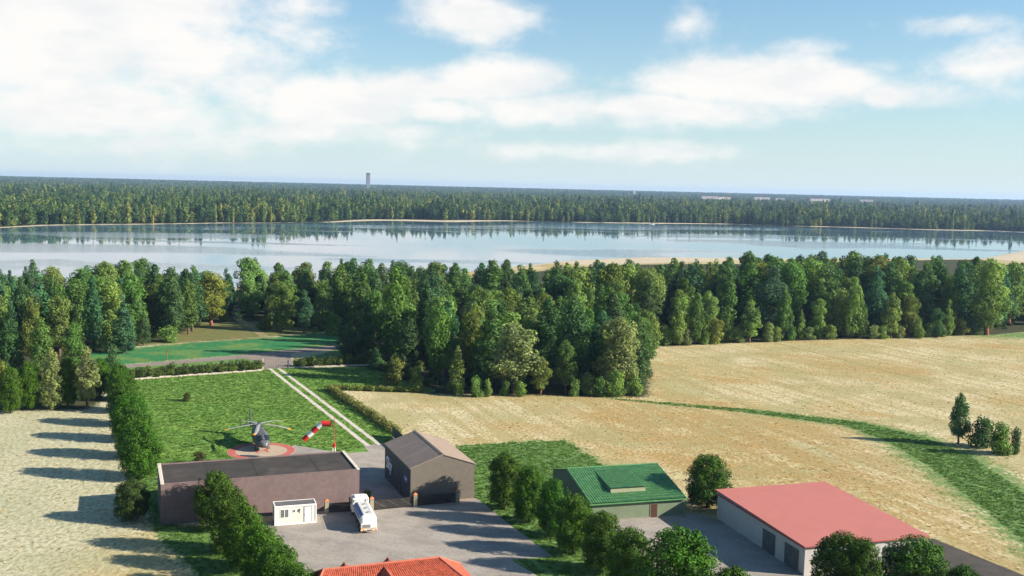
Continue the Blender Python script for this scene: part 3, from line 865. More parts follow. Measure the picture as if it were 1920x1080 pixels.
# kind, x, y, height, crown width, leaf colour, label
TREES = [
('c',-135.9,285.8,19.3,6.2,(0.051,0.104,0.042),'dark conifer in the left wood with its top against the lake'),
('c',-153.7,331.6,19.4,6.2,(0.054,0.104,0.043),'dark rounded conifer standing highest at the left end of the lakeside wood'),
('b',-116.5,265.6,15.4,8.5,(0.102,0.141,0.041),'broad olive tree with reddish trunk showing at left edge of wood'),
('c',-111.6,275.2,20.2,5.4,(0.047,0.119,0.056),'tall blue-green conifer between the olive tree and a shorter teal one'),
('c',-102.1,271.2,15.8,6.8,(0.046,0.107,0.06),'stout teal conifer standing alone on the green verge above the road'),
('c',-101.8,285.2,9.8,4.1,(0.051,0.092,0.038),'small slim conifer on the verge just right of the stout teal one'),
('s',-107.3,271.3,4.8,2.5,(0.15,0.203,0.083),'pale sapling on the verge left of the stout teal conifer'),
('s',-97.2,292.9,4.4,7.0,(0.13,0.215,0.055),'wide light green bush at the foot of the big dark conifers'),
('c',-101.1,306.3,20.8,9.2,(0.051,0.094,0.037),'big dark conifer behind the wide light bush by the verge'),
('c',-96.5,308.2,17.1,6.4,(0.083,0.135,0.036),'mid green conifer right of the big dark one beside brown clearing'),
('b',-95.5,328.9,16.7,11.2,(0.145,0.164,0.035),'yellow olive broad tree at the left edge of the brown clearing'),
('s',-94.4,338.4,4.0,4.9,(0.118,0.143,0.039),'small olive bush at the foot of the yellow clearing tree'),
('b',-71.2,320.6,15.0,9.3,(0.105,0.152,0.039),'olive broad tree on the right side of the brown clearing'),
('s',-76.6,323.4,3.9,6.7,(0.118,0.151,0.037),'low rounded olive bush at the right rim of the brown clearing'),
('c',-63.7,317.1,13.4,5.9,(0.045,0.106,0.057),'dark teal conifer on the verge between olive and light green trees'),
('b',-58.8,324.0,15.7,7.4,(0.128,0.198,0.059),'light green round tree with thin reddish trunk behind the road verge'),
('s',-53.8,314.1,6.1,5.9,(0.127,0.211,0.056),'light rounded bush at the right end of the green verge'),
('s',-60.1,316.5,2.1,2.6,(0.134,0.215,0.058),'tiny light bush between the teal conifer and the verge end'),
('b',-43.3,271.9,8.8,6.8,(0.049,0.1,0.041),'dark bushy tree with slim trunk where the wood meets the road'),
('c',-38.5,276.1,15.6,6.0,(0.046,0.108,0.037),'narrow dark conifer right of the dark roadside tree'),
('c',-30.1,271.2,25.8,10.4,(0.081,0.15,0.035),'tallest broad conifer in the middle wood rising behind the lawn corner'),
('c',-25.4,259.6,12.9,6.2,(0.052,0.098,0.041),'dark conifer in front of the tallest middle conifer'),
('c',-18.1,260.6,16.6,7.0,(0.101,0.132,0.036),'grey-olive conifer with slim bare trunk behind the hedge corner'),
('c',-11.7,228.4,10.8,4.8,(0.148,0.195,0.06),'small bright green conifer at field edge left of the pale round tree'),
('b',-8.8,245.6,18.0,7.1,(0.118,0.152,0.037),'dull olive tall tree behind the small bright field-edge conifer'),
('b',0.9,229.9,15.7,12.9,(0.151,0.191,0.084),'largest pale round broad tree at the dry field edge with dark trunk'),
('b',6.9,230.0,8.3,5.5,(0.127,0.161,0.044),'yellow tinged low tree right beside the largest pale round tree'),
('c',10.8,272.7,15.4,7.9,(0.146,0.19,0.062),'bright green conifer rising behind the yellow tinged tree'),
('c',17.3,277.9,22.4,8.1,(0.129,0.2,0.059),'tall light grey-green conifer above the middle of the wood edge'),
('c',22.6,297.3,18.1,6.2,(0.083,0.138,0.041),'conifer tight against the right side of the tall light conifer'),
('b',12.6,231.3,11.9,5.5,(0.079,0.138,0.037),'dark leafy tree at field edge between the two big pale trees'),
('b',24.4,232.7,17.1,12.3,(0.147,0.177,0.076),'big light broad tree with reddish trunk at the corner of the wood'),
('c',21.4,238.6,12.5,6.0,(0.052,0.108,0.038),'dark conifer half hidden by the left side of the big corner tree'),
('s',-7.3,225.4,4.5,3.5,(0.128,0.221,0.058),'light oval bush at field edge left of the largest pale round tree'),
('s',-4.8,225.7,3.8,2.3,(0.136,0.196,0.059),'small narrow light bush right of the light oval bush'),
('s',-1.0,227.3,3.2,2.6,(0.082,0.141,0.038),'small bush under the left side of the largest pale round tree'),
('s',17.4,231.9,4.8,4.3,(0.144,0.203,0.074),'pale round bush at field edge left of the big corner tree'),
('s',23.6,229.0,5.8,5.0,(0.138,0.216,0.055),'light wide bush under the trunk of the big corner tree'),
('s',28.2,231.3,4.8,4.1,(0.143,0.22,0.059),'light bush at the outermost corner of the wood by the field'),
('s',-26.9,237.9,6.0,5.7,(0.115,0.133,0.038),'olive shrub at the lawn corner beneath the dark conifers'),
('s',-21.0,230.3,5.2,4.8,(0.104,0.15,0.037),'dark olive shrub at the end of the grassy hedge strip'),
('s',-33.4,256.2,4.7,4.5,(0.05,0.108,0.042),'dark shrub where the roadside hedge runs into the wood'),
('s',42.6,307.5,8.0,6.1,(0.149,0.203,0.058),'light wide bush at the left end of the upper field edge'),
('c',49.8,309.7,14.3,5.8,(0.143,0.204,0.056),'light narrow conifer first from the left along the upper field edge'),
('c',55.9,312.8,16.4,6.2,(0.077,0.134,0.037),'tall conifer left of the yellowish bush along the upper field edge'),
('s',62.1,313.8,7.4,6.8,(0.146,0.166,0.043),'yellowish rounded bush along the upper field edge'),
('c',66.9,318.9,9.3,4.3,(0.138,0.2,0.054),'short slender conifer just right of the yellowish bush'),
('c',73.8,318.9,13.3,6.9,(0.133,0.214,0.061),'light green bushy conifer below the yellow crowned tree'),
('s',80.1,321.0,5.9,4.7,(0.152,0.199,0.084),'pale little bush at field edge below the yellow crowned tree'),
('b',84.3,358.0,21.9,15.5,(0.139,0.159,0.044),'wide yellow crowned tree high in the right part of the wood'),
('c',86.5,327.8,16.4,6.1,(0.076,0.147,0.037),'conifer right of the pale little bush with full base'),
('c',92.9,331.1,9.3,4.1,(0.138,0.214,0.06),'small slim light conifer at field edge near the trunked tree'),
('b',98.8,332.1,12.6,6.5,(0.133,0.22,0.059),'small round tree with a clear short trunk at the field edge'),
('b',108.0,338.4,15.8,8.1,(0.14,0.189,0.058),'light green broad tree right of the small trunked tree'),
('c',110.4,334.0,20.8,6.9,(0.132,0.211,0.058),'tallest light conifer along the right half of the upper field edge'),
('c',113.1,334.4,12.9,4.8,(0.082,0.145,0.04),'lower conifer leaning on the tallest light right-hand conifer'),
('s',117.3,333.9,4.4,5.2,(0.151,0.194,0.083),'pale bush at field edge right of the lower conifer'),
('c',123.8,336.2,15.0,7.0,(0.145,0.2,0.061),'light conifer between the pale bush and an olive tree'),
('b',131.7,342.3,13.9,7.1,(0.117,0.146,0.041),'olive tree in front of dark conifers at the right field edge'),
('s',133.2,337.7,6.7,4.5,(0.148,0.206,0.058),'light bush in front of the olive tree at right field edge'),
('b',140.7,341.3,9.6,7.1,(0.047,0.105,0.043),'dark round tree left of a slim light conifer near field corner'),
('c',145.9,344.7,12.2,4.3,(0.137,0.211,0.06),'slim light conifer near the right corner of the field'),
('s',151.5,348.1,5.4,6.5,(0.14,0.147,0.044),'yellow-green bush near the right field corner'),
('b',161.2,349.8,25.4,14.5,(0.14,0.21,0.057),'big light tree ending the wood at the right field corner'),
('s',156.8,350.3,7.7,7.2,(0.051,0.104,0.041),'dark bush at the foot of the big light end tree'),
('c',201.2,410.4,22.1,8.9,(0.052,0.092,0.038),'dark conifer beyond the green meadow at the far right'),
('c',-99.7,202.0,10.2,4.8,(0.134,0.159,0.04),'yellow olive conifer in the left tree row beside the pale field'),
('c',-91.0,203.4,12.3,4.5,(0.16,0.194,0.074),'pale sparse conifer with bare trunk in the left tree row'),
('c',-84.4,204.6,12.6,5.1,(0.154,0.182,0.074),'pale two-tone conifer nearest the tall hedge in the left row'),
('s',46.2,309.1,5.7,4.2,(0.13,0.199,0.055),'small light bush between the first upper-edge conifer and the field corner'),
('s',52.7,310.1,4.7,3.9,(0.147,0.176,0.08),'small pale bush between the first two conifers of the upper field edge'),
('s',58.9,312.2,3.9,3.9,(0.135,0.209,0.059),'low light bush between the tall conifer and the yellowish bush'),
('s',70.2,318.3,5.0,4.6,(0.148,0.202,0.074),'pale bush between the short slender and the bushy light conifer'),
('s',83.2,322.6,4.4,4.3,(0.136,0.198,0.057),'light bush just left of the conifer with the full base'),
('s',88.7,325.8,4.4,4.0,(0.073,0.15,0.037),'mid green bush between the full-based and the small slim conifer'),
('s',94.7,327.9,3.9,4.4,(0.143,0.193,0.075),'pale bush just left of the small round trunked tree'),
('s',102.2,330.3,4.5,4.8,(0.139,0.2,0.059),'light bush between the small trunked tree and the light broad tree'),
('s',120.4,334.4,4.0,4.8,(0.148,0.215,0.057),'light bush between the pale edge bush and the next conifer'),
('s',126.9,336.7,3.9,4.2,(0.163,0.194,0.078),'pale bush just left of the olive tree at the field edge'),
('s',137.8,340.9,4.6,4.9,(0.13,0.208,0.059),'light bush between the olive tree and the dark round tree'),
('s',143.3,343.0,3.8,3.9,(0.166,0.204,0.081),'small pale bush left of the slim light conifer near the corner'),
('s',2.3,227.1,3.2,3.5,(0.135,0.218,0.053),'light bush under the trunk of the largest pale round tree'),
('s',14.6,229.1,3.6,3.6,(0.129,0.207,0.059),'light bush left of the pale round bush at the field edge'),
('s',20.3,228.6,4.3,3.6,(0.074,0.145,0.04),'mid green bush left of the wide bush under the corner tree'),
('s',-11.0,226.1,3.1,3.1,(0.135,0.203,0.055),'light bush at the foot of the small bright conifer'),
('c',-116.6,240.0,16.8,5.7,(0.048,0.108,0.039),'dark conifer rising just behind the left end of the left tree row'),
('c',-109.4,239.6,14.1,5.5,(0.084,0.151,0.039),'mid green conifer rising between two dense trees of the left row'),
('b',-102.6,241.9,11.9,5.5,(0.075,0.153,0.038),'round green tree behind the two-tone conifer of the left row'),
('c',-120.5,239.5,17.5,6.2,(0.049,0.097,0.043),'dark conifer cut by the left picture edge behind the left row'),
('b',-115.2,247.4,16.8,5.1,(0.11,0.137,0.038),'olive round tree behind the left row below the tallest left conifer'),
('s',-94.0,243.0,6.6,4.3,(0.047,0.102,0.04),'dark bush beside the road end of the tall hedge row'),
('c',84.4,191.6,10.0,4.0,(0.048,0.105,0.042),'lone tall conifer with a gap in its crown in the right-hand field'),
('s',87.8,189.9,5.5,5.4,(0.046,0.101,0.039),'dark round shrub tree beside the lone conifer in the field'),
('s',88.9,184.6,5.6,5.6,(0.083,0.148,0.036),'bushy light-flanked tree right of the round shrub tree in the field'),
('s',92.0,185.2,4.7,2.3,(0.048,0.094,0.043),'narrow dark bush at the right side of the field clump'),
('c',13.4,288.9,16.1,7.5,(0.082,0.153,0.036),'first mid green conifer going back behind the bright green conifer'),
('b',9.4,299.8,15.7,8.8,(0.112,0.144,0.034),'olive broad tree in the wood behind the bright green conifer'),
('c',9.6,319.0,15.6,6.0,(0.085,0.155,0.042),'second mid green conifer going back behind the bright green conifer'),
('b',15.3,331.1,18.3,11.9,(0.052,0.111,0.04),'first dark green broad tree going back behind the bright green conifer'),
('c',11.4,342.4,16.0,6.7,(0.05,0.108,0.037),'first dark green conifer going back behind the bright green conifer'),
('c',7.7,362.9,17.9,8.3,(0.05,0.108,0.055),'blue-green conifer in the wood behind the bright green conifer'),
('c',15.9,366.8,20.9,8.6,(0.053,0.106,0.035),'second dark green conifer going back behind the bright green conifer'),
('b',15.2,381.3,16.0,8.2,(0.126,0.208,0.059),'light green broad tree in the wood behind the bright green conifer'),
('c',6.8,396.1,17.3,8.3,(0.087,0.15,0.037),'third mid green conifer going back behind the bright green conifer'),
('b',14.8,401.3,14.6,7.5,(0.055,0.096,0.04),'second dark green broad tree going back behind the bright green conifer'),
('b',31.6,325.0,22.8,12.9,(0.108,0.147,0.036),'olive broad tree in the wood behind the tight conifer'),
('b',22.2,325.0,21.5,13.9,(0.142,0.198,0.055),'light green broad tree in the wood behind the tight conifer'),
('c',27.5,338.1,16.4,6.6,(0.085,0.139,0.038),'first mid green conifer going back behind the tight conifer'),
('c',33.1,347.6,20.6,8.7,(0.051,0.112,0.066),'first blue-green conifer going back behind the tight conifer'),
('b',37.5,357.7,16.9,9.2,(0.08,0.139,0.034),'mid green broad tree in the wood behind the tight conifer'),
('c',27.5,359.5,19.7,7.5,(0.044,0.106,0.043),'first dark green conifer going back behind the tight conifer'),
('c',36.4,373.5,20.2,8.2,(0.047,0.104,0.038),'second dark green conifer going back behind the tight conifer'),
('c',23.1,374.8,19.9,10.0,(0.052,0.106,0.042),'third dark green conifer going back behind the tight conifer'),
('c',33.7,385.8,20.0,10.2,(0.043,0.106,0.065),'second blue-green conifer going back behind the tight conifer'),
('b',44.2,395.5,19.4,9.9,(0.05,0.108,0.044),'dark green broad tree in the wood behind the tight conifer'),
('c',32.2,396.6,19.2,9.6,(0.046,0.109,0.038),'fourth dark green conifer going back behind the tight conifer'),
('c',40.3,403.9,16.8,8.4,(0.053,0.106,0.035),'fifth dark green conifer going back behind the tight conifer'),
('c',27.7,404.5,16.2,6.5,(0.075,0.141,0.041),'second mid green conifer going back behind the tight conifer'),
('c',68.8,331.8,24,9.4,(0.071,0.139,0.042),'first mid green conifer going back behind the slender short conifer'),
('c',69.3,344.8,23.2,10.0,(0.051,0.098,0.038),'first dark green conifer going back behind the slender short conifer'),
('c',74.0,352.5,23.7,9.9,(0.046,0.11,0.043),'second dark green conifer going back behind the slender short conifer'),
('c',77.8,361.3,20.0,8.4,(0.047,0.099,0.041),'third dark green conifer going back behind the slender short conifer'),
('c',74.6,379.7,21.6,9.4,(0.07,0.127,0.036),'second mid green conifer going back behind the slender short conifer'),
('c',80.7,386.7,23.3,10.3,(0.075,0.13,0.035),'third mid green conifer going back behind the slender short conifer'),
('c',85.1,414.3,19.6,8.1,(0.087,0.145,0.034),'fourth mid green conifer going back behind the slender short conifer'),
('c',-128.3,293.6,15.6,7.5,(0.075,0.15,0.036),'first mid green conifer going back behind the red-trunked olive tree'),
('c',-135.7,305.3,16.5,6.5,(0.073,0.141,0.041),'second mid green conifer going back behind the red-trunked olive tree'),
('c',-141.2,314.0,15.5,7.6,(0.054,0.096,0.043),'dark green conifer in the wood behind the red-trunked olive tree'),
('c',-143.7,330.2,13.0,5.3,(0.082,0.15,0.035),'third mid green conifer going back behind the red-trunked olive tree'),
('b',-156.7,356.9,13.6,7.0,(0.104,0.136,0.039),'olive broad tree in the wood behind the red-trunked olive tree'),
('c',84.2,335.3,24,11.4,(0.051,0.101,0.066),'blue-green conifer in the wood behind the full-based conifer'),
('b',92.3,344.2,24,13.4,(0.071,0.151,0.038),'first mid green broad tree going back behind the full-based conifer'),
('b',90.0,353.0,24,11.5,(0.076,0.152,0.04),'second mid green broad tree going back behind the full-based conifer'),
('c',99.3,370.6,23.6,11.2,(0.074,0.143,0.04),'first mid green conifer going back behind the full-based conifer'),
('c',108.4,418.9,19.9,7.6,(0.078,0.157,0.034),'second mid green conifer going back behind the full-based conifer'),
('c',-141.9,294.6,16.4,6.4,(0.044,0.12,0.065),'first blue-green conifer going back behind the dark left-edge conifer'),
('c',-150.5,314.0,16.6,6.9,(0.07,0.15,0.04),'mid green conifer in the wood behind the dark left-edge conifer'),
('c',-153.3,324.1,12.0,5.4,(0.049,0.119,0.063),'second blue-green conifer going back behind the dark left-edge conifer'),
('c',-162.4,327.5,16.9,7.9,(0.05,0.111,0.058),'third blue-green conifer going back behind the dark left-edge conifer'),
('c',-164.6,339.3,15.2,6.8,(0.047,0.111,0.058),'fourth blue-green conifer going back behind the dark left-edge conifer'),
('c',150.5,356.1,19.5,8.4,(0.083,0.147,0.037),'mid green conifer in the wood behind the slim right conifer'),
('c',157.2,362.7,24,9.9,(0.049,0.122,0.059),'first blue-green conifer going back behind the slim right conifer'),
('c',162.7,370.5,24,11.7,(0.046,0.108,0.041),'first dark green conifer going back behind the slim right conifer'),
('c',166.8,379.8,20.5,9.9,(0.051,0.1,0.039),'second dark green conifer going back behind the slim right conifer'),
('b',167.9,389.1,17.7,10.0,(0.054,0.095,0.037),'first dark green broad tree going back behind the slim right conifer'),
('c',175.6,399.1,19.4,9.5,(0.05,0.101,0.064),'second blue-green conifer going back behind the slim right conifer'),
('b',180.3,413.6,21.1,10.2,(0.055,0.097,0.039),'second dark green broad tree going back behind the slim right conifer'),
('b',-110.0,284.7,17.6,9.1,(0.145,0.21,0.056),'light green broad tree in the wood behind the stout teal conifer'),
('c',-119.6,315.9,16.6,6.9,(0.047,0.119,0.065),'blue-green conifer in the wood behind the stout teal conifer'),
('b',-121.3,327.3,17.4,8.1,(0.079,0.141,0.04),'first mid green broad tree going back behind the stout teal conifer'),
('b',-129.9,346.7,18.5,10.4,(0.081,0.136,0.037),'second mid green broad tree going back behind the stout teal conifer'),
('b',-136.5,355.6,15.6,9.3,(0.083,0.13,0.037),'third mid green broad tree going back behind the stout teal conifer'),
('b',-119.0,282.8,18.0,9.0,(0.078,0.141,0.039),'mid green broad tree in the wood behind the round row-back tree'),
('c',41.8,319.0,19.3,9.3,(0.056,0.09,0.037),'first dark green conifer going back behind the first upper-edge conifer'),
('b',53.1,321.0,13.7,8.7,(0.137,0.215,0.057),'first light green broad tree going back behind the first upper-edge conifer'),
('b',53.6,330.3,14.5,8.5,(0.112,0.154,0.04),'first olive broad tree going back behind the first upper-edge conifer'),
('b',44.0,331.6,21.4,12.3,(0.137,0.187,0.064),'second light green broad tree going back behind the first upper-edge conifer'),
('c',56.9,339.2,17.5,9.1,(0.071,0.13,0.034),'first mid green conifer going back behind the first upper-edge conifer'),
('c',47.2,343.8,21.6,10.1,(0.05,0.09,0.038),'second dark green conifer going back behind the first upper-edge conifer'),
('c',49.7,355.9,17.4,8.6,(0.052,0.111,0.036),'third dark green conifer going back behind the first upper-edge conifer'),
('b',46.0,365.9,17.2,11.0,(0.083,0.153,0.038),'mid green broad tree in the wood behind the first upper-edge conifer'),
('c',59.8,368.4,22.3,8.9,(0.049,0.089,0.041),'fourth dark green conifer going back behind the first upper-edge conifer'),
('b',47.3,375.2,17.8,10.4,(0.105,0.146,0.036),'second olive broad tree going back behind the first upper-edge conifer'),
('c',58.5,377.4,21.8,10.6,(0.077,0.138,0.039),'second mid green conifer going back behind the first upper-edge conifer'),
('c',55.7,389.7,18.4,8.4,(0.077,0.152,0.038),'third mid green conifer going back behind the first upper-edge conifer'),
('c',59.1,400.6,18.0,7.0,(0.046,0.106,0.062),'blue-green conifer in the wood behind the first upper-edge conifer'),
('c',49.2,408.1,18.4,8.5,(0.085,0.145,0.039),'fourth mid green conifer going back behind the first upper-edge conifer'),
('c',58.5,412.6,17.5,7.2,(0.053,0.093,0.043),'fifth dark green conifer going back behind the first upper-edge conifer'),
('c',-73.4,335.5,17.5,9.0,(0.08,0.158,0.038),'first mid green conifer going back behind the olive clearing tree'),
('b',-78.7,346.2,15.6,8.6,(0.103,0.147,0.042),'first olive broad tree going back behind the olive clearing tree'),
('b',-90.3,353.4,19.9,11.4,(0.122,0.22,0.064),'first light green broad tree going back behind the olive clearing tree'),
('c',-81.8,361.8,17.9,8.3,(0.072,0.137,0.038),'second mid green conifer going back behind the olive clearing tree'),
('c',-90.6,365.2,19.2,8.2,(0.048,0.109,0.061),'blue-green conifer in the wood behind the olive clearing tree'),
('b',-81.4,371.1,13.1,6.6,(0.121,0.153,0.041),'second olive broad tree going back behind the olive clearing tree'),
('b',-90.6,375.1,14.0,8.3,(0.138,0.224,0.062),'second light green broad tree going back behind the olive clearing tree'),
('c',-95.5,385.9,13.2,5.6,(0.045,0.101,0.04),'first dark green conifer going back behind the olive clearing tree'),
('c',-86.7,388.7,15.7,6.3,(0.05,0.102,0.044),'second dark green conifer going back behind the olive clearing tree'),
('c',-97.5,315.6,17.4,8.9,(0.045,0.092,0.042),'first dark green conifer going back behind the clearing-side conifer'),
('c',-102.6,325.6,18.1,8.7,(0.047,0.1,0.042),'second dark green conifer going back behind the clearing-side conifer'),
('c',-103.9,336.9,18.4,9.0,(0.079,0.151,0.04),'mid green conifer in the wood behind the clearing-side conifer'),
('c',-106.2,346.7,17.1,8.4,(0.044,0.125,0.058),'blue-green conifer in the wood behind the clearing-side conifer'),
('b',-113.9,358.3,14.1,7.0,(0.045,0.093,0.037),'dark green broad tree in the wood behind the clearing-side conifer'),
('c',-70.2,350.2,17.7,7.6,(0.051,0.117,0.059),'blue-green conifer in the wood behind the dark teal verge conifer'),
('b',-72.1,360.3,17.9,9.7,(0.113,0.134,0.037),'olive broad tree in the wood behind the dark teal verge conifer'),
('c',-72.0,369.9,14.0,6.3,(0.049,0.102,0.04),'dark green conifer in the wood behind the dark teal verge conifer'),
('b',-79.0,381.4,14.1,6.4,(0.08,0.148,0.041),'mid green broad tree in the wood behind the dark teal verge conifer'),
('b',-77.9,391.1,15.8,7.5,(0.047,0.105,0.044),'dark green broad tree in the wood behind the dark teal verge conifer'),
('b',-18.5,267.9,17.5,10.0,(0.134,0.216,0.065),'first light green broad tree going back behind the grey-olive conifer'),
('c',-22.9,277.1,20.1,8.5,(0.045,0.093,0.036),'first dark green conifer going back behind the grey-olive conifer'),
('c',-22.4,290.3,18.0,8.8,(0.044,0.117,0.06),'first blue-green conifer going back behind the grey-olive conifer'),
('c',-22.4,305.0,20.2,9.6,(0.048,0.105,0.055),'second blue-green conifer going back behind the grey-olive conifer'),
('c',-20.0,322.1,16.2,7.1,(0.081,0.15,0.034),'first mid green conifer going back behind the grey-olive conifer'),
('c',-27.5,331.1,18.1,7.2,(0.046,0.093,0.04),'second dark green conifer going back behind the grey-olive conifer'),
('c',-26.5,340.5,20.5,10.3,(0.048,0.088,0.043),'third dark green conifer going back behind the grey-olive conifer'),
('c',-18.0,344.1,20.5,9.8,(0.069,0.127,0.042),'second mid green conifer going back behind the grey-olive conifer'),
('b',-26.4,353.8,19.8,10.5,(0.087,0.13,0.041),'first mid green broad tree going back behind the grey-olive conifer'),
('c',-19.7,361.8,18.9,9.3,(0.048,0.104,0.039),'fourth dark green conifer going back behind the grey-olive conifer'),
('b',-27.8,366.2,18.3,8.2,(0.132,0.22,0.054),'second light green broad tree going back behind the grey-olive conifer'),
('c',-25.0,379.2,17.4,8.0,(0.048,0.106,0.059),'third blue-green conifer going back behind the grey-olive conifer'),
('c',-21.4,389.0,17.8,8.0,(0.045,0.103,0.043),'fifth dark green conifer going back behind the grey-olive conifer'),
('b',-29.3,396.6,16.3,9.9,(0.082,0.133,0.041),'second mid green broad tree going back behind the grey-olive conifer'),
('c',167.0,362.0,22.9,9.7,(0.069,0.135,0.035),'first mid green conifer going back behind the big end tree'),
('c',174.3,371.2,23.6,11.7,(0.044,0.118,0.067),'first blue-green conifer going back behind the big end tree'),
('b',182.3,378.3,22.8,14.0,(0.123,0.195,0.063),'first light green broad tree going back behind the big end tree'),
('c',193.1,382.3,21.6,8.7,(0.05,0.103,0.041),'first dark green conifer going back behind the big end tree'),
('b',177.9,387.4,21.1,10.0,(0.152,0.191,0.063),'second light green broad tree going back behind the big end tree'),
('c',189.3,391.4,22.4,9.5,(0.081,0.136,0.035),'second mid green conifer going back behind the big end tree'),
('c',200.7,393.6,19.5,7.4,(0.085,0.151,0.04),'third mid green conifer going back behind the big end tree'),
('c',186.3,401.5,21.0,10.9,(0.046,0.119,0.056),'second blue-green conifer going back behind the big end tree'),
('c',205.3,402.9,20.7,10.4,(0.047,0.097,0.043),'second dark green conifer going back behind the big end tree'),
('c',195.5,404.3,18.9,9.8,(0.073,0.142,0.042),'fourth mid green conifer going back behind the big end tree'),
('b',193.2,414.6,17.7,11.3,(0.05,0.111,0.039),'dark green broad tree in the wood behind the big end tree'),
('c',189.6,424.5,22.2,11.3,(0.079,0.131,0.036),'fifth mid green conifer going back behind the big end tree'),
('c',101.1,338.4,19.0,8.7,(0.082,0.148,0.038),'first mid green conifer going back behind the small trunked tree'),
('c',104.6,347.0,24,12.4,(0.074,0.126,0.042),'second mid green conifer going back behind the small trunked tree'),
('b',111.3,368.0,22.9,13.7,(0.053,0.111,0.039),'first dark green broad tree going back behind the small trunked tree'),
('c',115.1,377.1,19.3,8.2,(0.041,0.107,0.059),'blue-green conifer in the wood behind the small trunked tree'),
('c',116.6,391.5,21.2,9.1,(0.074,0.137,0.034),'third mid green conifer going back behind the small trunked tree'),
('c',118.0,407.0,20.6,9.7,(0.054,0.097,0.044),'dark green conifer in the wood behind the small trunked tree'),
('b',123.4,414.7,23.1,11.5,(0.051,0.096,0.042),'second dark green broad tree going back behind the small trunked tree'),
('b',122.3,424.0,21.2,12.9,(0.138,0.194,0.058),'light green broad tree in the wood behind the small trunked tree'),
('c',-4.3,238.9,20.0,10.2,(0.071,0.138,0.04),'first mid green conifer going back behind the largest pale round tree'),
('b',-0.6,255.7,15.1,9.4,(0.125,0.203,0.054),'light green broad tree in the wood behind the largest pale round tree'),
('c',-3.5,270.8,17.8,8.8,(0.049,0.102,0.036),'first dark green conifer going back behind the largest pale round tree'),
('b',4.7,275.6,16.7,10.5,(0.085,0.131,0.04),'mid green broad tree in the wood behind the largest pale round tree'),
('b',0.5,285.0,13.8,6.6,(0.104,0.132,0.039),'first olive broad tree going back behind the largest pale round tree'),
('b',-0.8,296.4,17.3,9.2,(0.105,0.15,0.039),'second olive broad tree going back behind the largest pale round tree'),
('c',1.8,306.2,17.4,6.8,(0.05,0.093,0.044),'second dark green conifer going back behind the largest pale round tree'),
('c',2.5,326.7,20.1,8.2,(0.045,0.088,0.038),'third dark green conifer going back behind the largest pale round tree'),
('c',-2.4,338.6,17.8,9.1,(0.054,0.09,0.038),'fourth dark green conifer going back behind the largest pale round tree'),
('c',3.8,353.4,18.6,7.6,(0.086,0.159,0.035),'second mid green conifer going back behind the largest pale round tree'),
('c',3.2,375.8,19.1,8.1,(0.075,0.132,0.041),'third mid green conifer going back behind the largest pale round tree'),
('c',-2.3,386.2,19.4,8.4,(0.053,0.098,0.039),'fifth dark green conifer going back behind the largest pale round tree'),
('c',-2.1,398.1,18.9,8.3,(0.048,0.097,0.043),'sixth dark green conifer going back behind the largest pale round tree'),
('c',-61.1,337.6,16.7,6.9,(0.045,0.102,0.043),'first dark green conifer going back behind the light round verge tree'),
('c',-61.2,347.0,20.8,10.8,(0.086,0.148,0.04),'first mid green conifer going back behind the light round verge tree'),
('c',-59.2,366.6,17.4,8.3,(0.077,0.147,0.04),'second mid green conifer going back behind the light round verge tree'),
('c',-63.1,374.8,13.6,5.5,(0.069,0.146,0.034),'third mid green conifer going back behind the light round verge tree'),
('c',-69.6,383.9,12.4,6.4,(0.073,0.134,0.034),'fourth mid green conifer going back behind the light round verge tree'),
('c',-64.8,392.5,17.6,7.8,(0.051,0.1,0.036),'second dark green conifer going back behind the light round verge tree'),
('b',-134.4,270.7,14.7,6.6,(0.124,0.183,0.053),'first light green broad tree going back behind the edge row conifer'),
('c',-138.2,279.4,17.3,7.7,(0.047,0.104,0.066),'blue-green conifer in the wood behind the edge row conifer'),
('c',-146.5,286.8,19.3,7.5,(0.055,0.096,0.04),'dark green conifer in the wood behind the edge row conifer'),
('b',-150.6,301.7,14.7,9.5,(0.127,0.221,0.057),'second light green broad tree going back behind the edge row conifer'),
('b',-161.5,313.3,12.4,8.0,(0.086,0.141,0.039),'mid green broad tree in the wood behind the edge row conifer'),
('c',8.8,247.5,19.9,8.5,(0.045,0.102,0.037),'dark green conifer in the wood behind the yellow tinged tree'),
('b',5.3,263.1,15.1,8.4,(0.127,0.182,0.054),'light green broad tree in the wood behind the yellow tinged tree'),
('b',-119.0,296.8,18.0,11.0,(0.083,0.153,0.036),'first mid green broad tree going back behind the tall blue-green conifer'),
('c',-123.6,307.7,16.7,7.9,(0.069,0.158,0.041),'first mid green conifer going back behind the tall blue-green conifer'),
('b',-132.7,319.8,17.8,10.9,(0.07,0.151,0.039),'second mid green broad tree going back behind the tall blue-green conifer'),
('b',-129.9,330.5,19.1,10.0,(0.148,0.211,0.064),'first light green broad tree going back behind the tall blue-green conifer'),
('b',-135.6,339.8,16.8,10.4,(0.052,0.095,0.037),'dark green broad tree in the wood behind the tall blue-green conifer'),
('c',-141.7,346.8,17.6,8.4,(0.043,0.122,0.062),'first blue-green conifer going back behind the tall blue-green conifer'),
('b',-146.3,354.7,12.0,6.7,(0.148,0.198,0.052),'second light green broad tree going back behind the tall blue-green conifer'),
('c',-154.2,368.0,12.1,5.8,(0.042,0.121,0.065),'second blue-green conifer going back behind the tall blue-green conifer'),
('c',-144.7,368.0,16.6,8.5,(0.086,0.142,0.038),'second mid green conifer going back behind the tall blue-green conifer'),
('b',118.6,361.1,17.6,8.5,(0.15,0.208,0.054),'light green broad tree in the wood behind the tall right conifer'),
('c',122.5,369.7,24,11.8,(0.052,0.099,0.043),'dark green conifer in the wood behind the tall right conifer'),
('c',125.3,383.8,24,12.4,(0.075,0.145,0.039),'mid green conifer in the wood behind the tall right conifer'),
